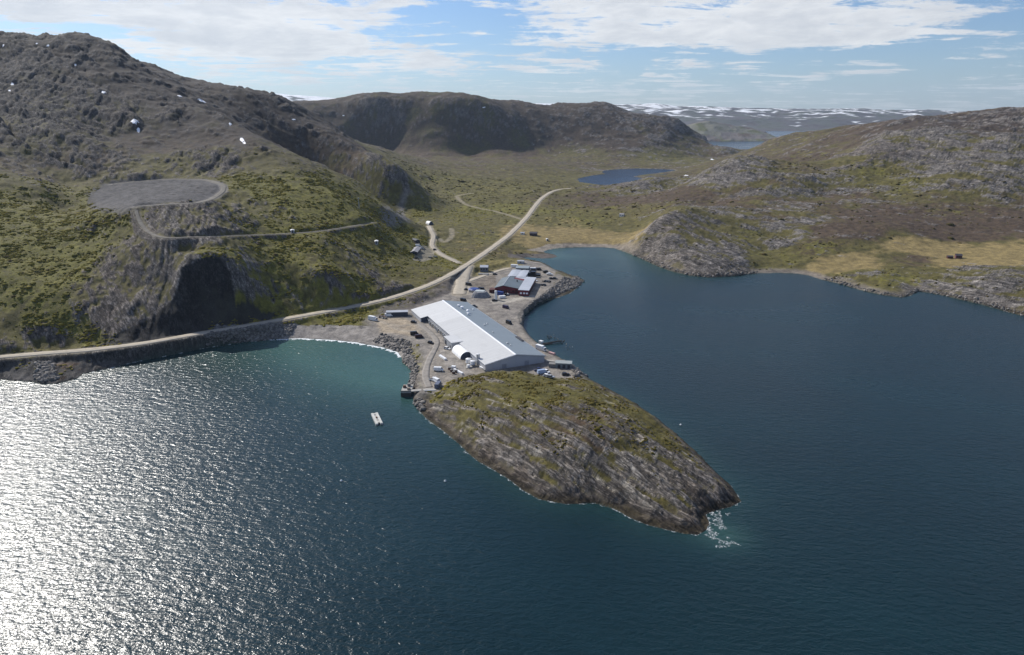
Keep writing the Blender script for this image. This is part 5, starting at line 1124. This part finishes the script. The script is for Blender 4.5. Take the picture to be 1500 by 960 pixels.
def scatter(name, pts, size, flat, cols, m, seed, smooth=False):
    """many small irregular lumps as one mesh: pts n x 3, size n, cols n x 3"""
    phi = (1 + 5 ** .5) / 2
    iv = np.array([(-1, phi, 0), (1, phi, 0), (-1, -phi, 0), (1, -phi, 0), (0, -1, phi), (0, 1, phi), (0, -1, -phi), (0, 1, -phi), (phi, 0, -1), (phi, 0, 1), (-phi, 0, -1), (-phi, 0, 1)]) / math.hypot(1, phi)
    tf = np.array([(0, 11, 5), (0, 5, 1), (0, 1, 7), (0, 7, 10), (0, 10, 11), (1, 5, 9), (5, 11, 4), (11, 10, 2), (10, 7, 6), (7, 1, 8), (3, 9, 4), (3, 4, 2), (3, 2, 6), (3, 6, 8), (3, 8, 9), (4, 9, 5), (2, 4, 11), (6, 2, 10), (8, 6, 7), (9, 8, 1)])
    tf = tf[iv[tf].mean(1)[:, 2] > -.62]                     # the buried undersides are left out
    r_ = np.random.default_rng(seed); n = len(pts)
    jit = 1 + r_.uniform(-.38, .45, (n, 12, 1)); a = r_.uniform(0, 6.28, n); cs, sn = np.cos(a)[:, None], np.sin(a)[:, None]
    v = iv[None] * jit * size[:, None, None]; v[..., 2] *= flat[:, None]
    sx = r_.uniform(.7, 1.4, n)[:, None]
    x = (v[..., 0] * sx) * cs - v[..., 1] * sn; y = (v[..., 0] * sx) * sn + v[..., 1] * cs
    co = np.stack([x + pts[:, :1], y + pts[:, 1:2], v[..., 2] + pts[:, 2:3]], -1).reshape(-1, 3).astype('f4')
    f = (tf[None] + (np.arange(n) * 12)[:, None, None]).reshape(-1, 3)
    me = bpy.data.meshes.new(name); me.vertices.add(len(co)); me.vertices.foreach_set('co', co.ravel()); me.loops.add(f.size); me.loops.foreach_set('vertex_index', f.ravel().astype('i4'))
    me.polygons.add(len(f)); me.polygons.foreach_set('loop_start', (np.arange(len(f)) * 3).astype('i4')); me.polygons.foreach_set('loop_total', np.full(len(f), 3, 'i4')); me.update(calc_edges=True)
    at = me.attributes.new('cover', 'FLOAT_COLOR', 'POINT'); c4 = np.ones((n, 12, 4), 'f4'); c4[..., :3] = cols[:, None] * (1 + r_.uniform(-.2, .2, (n, 12, 1))); at.data.foreach_set('color', c4.ravel())
    me.materials.append(m); o = bpy.data.objects.new(name, me); COL.objects.link(o); o['kind'] = 'stuff'; return o
area = (np.gradient(Xg, axis=1) * np.gradient(Yg, axis=0))
def pick(wgt, n, seed):
    r_ = np.random.default_rng(seed); p = (wgt * area).ravel().astype('f8'); p /= p.sum(); k_ = r_.choice(p.size, n, p=p); i, j = np.unravel_index(k_, wgt.shape)
    X = Xg[i, j] + r_.uniform(-.7, .7, n); Y = Yg[i, j] + r_.uniform(-.9, .9, n); return X, Y, sample(G, X, Y), i, j
clear = np.ones((NR, NC), 'f4')
for nm, hw, Q, d in road_geo: clear *= (d > hw + 2.2)
clear *= 1 - sstep(slope, .9, 1.3)
clear *= ~bb * (1 - .9 * bk) * (1 - cm)
clear *= (1 - made) * land * (sd_ > 7) * (1 - sstep(DRY, .4, .7))
SM = attr_mat('leafy_scrub', leafy=.6)
clump = sstep(n2 + n3 * .8 + n1 * .3, -.15, .35)
w = gmask * clear * (.15 + clump) * (Xg < -25) * (Yg < 1050) * sstep(GREEN, .3, .7) * (.25 + sstep(n6 + n1 + n2, -.3, .5))
X, Y, Zs, i, j = pick(w, 36000, 1)
r1 = np.random.default_rng(2); sz = np.minimum(r1.lognormal(-.52, .48, len(X)), 2.0) * (1.0 + .0003 * Y)
tone = r1.random((len(X), 1)); tone = np.clip(tone * .6 + .4 * (n2[i, j] + n1[i, j] + .5)[:, None], 0, 1); cb = C(.19, .185, .034) * (1 - tone) + C(.36, .30, .066) * tone; dk = (r1.random((len(X), 1)) < .05); cb = np.where(dk, C(.13, .10, .05), cb)
scatter('birch_scrub', np.stack([X, Y, Zs - sz * .06], 1), sz, np.full(len(X), .34), cb.astype('f4'), SM, 3)
hbox = (np.abs((Xg - 2.27) * .9144 + (Yg - 389.94) * .4048) < 28)
w = (gmask * .5 + .12) * clear * ((Xg > -25) | (Yg > 1050)) * sstep(n2 + n3 * .6, .12, .5) * (Yg < 1500) * (1 - head) * (H < 75)
X, Y, Zs, i, j = pick(w, 5000, 5)
r1 = np.random.default_rng(6); sz = r1.lognormal(-.2, .4, len(X)) * (.6 + .0007 * Y)
tone = r1.random((len(X), 1)); cb = C(.12, .105, .04) * (1 - tone) + C(.19, .15, .06) * tone
scatter('heath_shrubs', np.stack([X, Y, Zs + sz * .05], 1), sz, np.full(len(X), .45), cb.astype('f4'), SM, 7)
w = clear * head * gmask * sstep(n3 + n2, .0, .5) * (sd_ > 6)
X, Y, Zs, i, j = pick(w, 3500, 8)
r1 = np.random.default_rng(9); sz = r1.lognormal(-.85, .35, len(X)); tone = r1.random((len(X), 1)); cb = C(.17, .145, .034) * (1 - tone) + C(.25, .20, .06) * tone
scatter('headland_tussocks', np.stack([X, Y, Zs + sz * .05], 1), sz, np.full(len(X), .55), cb.astype('f4'), SM, 10)
# loose rock: the sea wall, the embankment foot, the cove, the shore
BM_ = attr_mat('broken_rock', .9, .25)
walls = np.zeros((NR, NC), 'f4')
for poly, wt in ((riprap_a, 1.0), (wpoly(H, [(318, 478), (400, 474), (432, 478), (425, 490), (395, 497), (330, 503), (300, 506)]), 1.0), (cove, .4), (wpoly(H, [(790, 424), (822, 408), (850, 408), (846, 420), (812, 434), (795, 434)]), .35),
                 (wpoly(H, [(560, 490), (600, 500), (612, 540), (600, 540), (588, 515), (545, 500)]), .12), (wpoly(H, [(812, 528), (838, 536), (858, 551), (845, 553), (822, 545)]), .8), (wpoly(H, [(600, 575), (614, 575), (622, 600), (610, 600)]), .8), (wpoly(H, [(55, 530), (75, 530), (85, 556), (60, 560), (50, 550)]), .8)):
    walls = np.maximum(walls, inside(poly, Xg, Yg) * wt)
rimw = (Yg > 480) * ((sd_ < 5) & land & (ROCK > .4) & (Yg < 760) & ~head) * .06
w = np.maximum(walls * (1 - .6 * head), rimw) * land * (sd_ < 60)
for nm, hw, Q, d in road_geo: w = w * (d > hw + 1)
w = w * (sstep(ys, -2, 4) < .6) * ~((np.abs(Xg + 53) < 11) & (np.abs(Yg - 356) < 9))
X, Y, Zs, i, j = pick(w, 8000, 12)
r1 = np.random.default_rng(13); sz = np.minimum(r1.lognormal(-.45, .40, len(X)), 1.5); tone = r1.random((len(X), 1)); cb = C(.09, .085, .08) * (1 - tone) + C(.24, .22, .205) * tone
scatter('shore_boulders', np.stack([X, Y, Zs + sz * .15], 1), sz, np.full(len(X), .75), cb.astype('f4'), BM_, 14)

# surf along the beach and the rocks
def foam_material(name, lo_, hi_):
    m = bpy.data.materials.new(name); m.use_nodes = True; t = NT(m.node_tree); m.node_tree.nodes.clear()
    b = t.n('ShaderNodeBsdfPrincipled'); o = t.n('ShaderNodeOutputMaterial'); pos = t.n('ShaderNodeNewGeometry').outputs['Position']
    b.inputs['Base Color'].default_value = (.74, .78, .79, 1); b.inputs['Roughness'].default_value = .8
    tr = t.n('ShaderNodeBsdfTransparent'); mx = t.n('ShaderNodeMixShader')
    t.put(mx.inputs[0], t.ramp(t.noise(pos, 1.1, 5, .7),   lo_, hi_)); t.put(mx.inputs[1], tr.outputs[0]); t.put(mx.inputs[2], b.outputs[0]); t.put(o.inputs[0], mx.outputs[0])
    return m
FM = foam_material('sea_foam', .28, .52); FW = foam_material('thin_foam_wash', .40, .80)
fv, ff = [], []
def foam_strip(P, w0, w1, z=.07, seed=0, gaps=0.0):
    n = len(P); T = np.gradient(P, axis=0); T /= np.linalg.norm(T, axis=1)[:, None] + 1e-9; N = np.stack([T[:, 1], -T[:, 0]], 1)
    mid = P[n // 2] + N[n // 2] * 3
    if inside(land_poly, np.array([mid[0]]), np.array([mid[1]]))[0]: N = -N
    s_ = np.arange(n, dtype=float)
    a = w0 + .5 * gnoise(s_ / 5, s_ * 0 + seed, 1); wd = w1 * np.clip(.75 + 1.1 * gnoise(s_ / 4.3, s_ * 0 + seed + 9, 2) + .6 * gnoise(s_ / 1.6, s_ * 0 + seed, 4) - gaps, 0, 2.2)
    b0 = len(fv)
    for k_ in range(n):
        fv.append((*(P[k_] + N[k_] * a[k_]), z)); fv.append((*(P[k_] + N[k_] * (a[k_] + wd[k_])), z))
    for k_ in range(n - 1):
        if wd[k_] > .02 or wd[k_ + 1] > .02: ff.append((b0 + 2 * k_, b0 + 2 * k_ + 1, b0 + 2 * k_ + 3, b0 + 2 * k_ + 2))
def resample(P, step):
    seg = np.r_[0, np.cumsum(np.hypot(*np.diff(P, axis=0).T))]; s_ = np.arange(0, seg[-1], step); return np.stack([np.interp(s_, seg, P[:, k_]) for k_ in (0, 1)], 1)
def build_foam(m):
    global fv, ff
    mb = MB(); mb.v = [tuple(map(float, v)) for v in fv]; mb.f = ff
    o = mb.build('surf_foam', m); o['kind'] = 'stuff'; fv, ff = [], []
iA = SHORE.index((350, 502)); iB = SHORE.index((588, 524))
foam_strip(resample(shore[iA + 1:iB + 1], .8), -.6, 2.6, seed=3, gaps=-.15)
foam_strip(resample(shore[iA + 1:iB], .8), 2.6, .9, .065, seed=5, gaps=.75)
foam_strip(resample(shore[SHORE.index((120 + 2, 548)):iA + 2], .8), -.2, 1.6, seed=7, gaps=.35)
build_foam(FM)
foam_strip(resample(shore[SHORE.index((606, 588)):SHORE.index((950, 770)) + 1], 1.1), .0, 1.5, seed=11, gaps=.55)
foam_strip(resample(shore[SHORE.index((925, 760)):SHORE.index((1070, 711)) + 1], .6), -.1, .8, seed=13, gaps=.55)
foam_strip(resample(shore[SHORE.index((1070, 711)):SHORE.index((990, 637)) + 1], .6), -.2, .7, seed=23, gaps=1.0)
foam_strip(resample(shore[SHORE.index((765, 480)):SHORE.index((850, 418)) + 1], .8), -.2, 1.4, seed=17, gaps=.55)
foam_strip(resample(shore[SHORE.index((880, 362.5)):SHORE.index((1485, 460)) + 1], 1.2), -.2, 1.6, seed=19, gaps=.95)
# broken water off the headland tip: curling threads
for k_, path in enumerate([[(1036, 757), (1045, 760), (1052, 757), (1058, 762), (1060, 770), (1064, 773)], [(1030, 767), (1034, 773), (1040, 779), (1046, 776)], [(1040, 765), (1050, 768), (1056, 772), (1066, 774)], [(1045, 784), (1052, 790), (1060, 792), (1068, 795), (1072, 792)],
                            [(1020, 761), (1028, 768), (1034, 775), (1037, 781), (1032, 784)], [(1048, 799), (1056, 800), (1064, 800)], [(1055, 749), (1056, 755), (1060, 758)], [(1062, 752), (1070, 752)], [(1064, 787), (1070, 788)], [(1040, 748), (1047, 753), (1052, 756)]]):
    foam_strip(resample(np.array([at_z(*p)[:2] for p in path]), .25), 0, [2.2, 2.4, 1.8, 3.2, 3.0, 1.6, 1.8, 1.3, 1.4, 2.0][k_], .075 + .004 * k_, seed=31 + k_, gaps=.1)
build_foam(FW)

# ------------------------------------------------------------------ air
def haze(density=2.8e-5):
    bm = bmesh.new(); bmesh.ops.create_cube(bm, size=1)
    me = bpy.data.meshes.new('haze'); 
    lo = np.array([-11400, -520, -9.5]); hi = np.array([12400, 13500, 640])
    for v in bm.verts:
        v.co = [(lo[i] + hi[i]) / 2 + v.co[i] * (hi[i] - lo[i]) for i in range(3)]
    bm.to_mesh(me); bm.free()
    m = bpy.data.materials.new('thin_air'); m.use_nodes = True; nt = m.node_tree; nt.nodes.clear()
    v = nt.nodes.new('ShaderNodeVolumePrincipled'); o = nt.nodes.new('ShaderNodeOutputMaterial'); nt.links.new(v.outputs[0], o.inputs['Volume'])
    v.inputs['Color'].default_value = (.62, .78, 1, 1); v.inputs['Density'].default_value = density; v.inputs['Anisotropy'].default_value = .2
    me.materials.append(m); ob = bpy.data.objects.new('haze', me); COL.objects.link(ob); ob['kind'] = 'stuff'
haze()
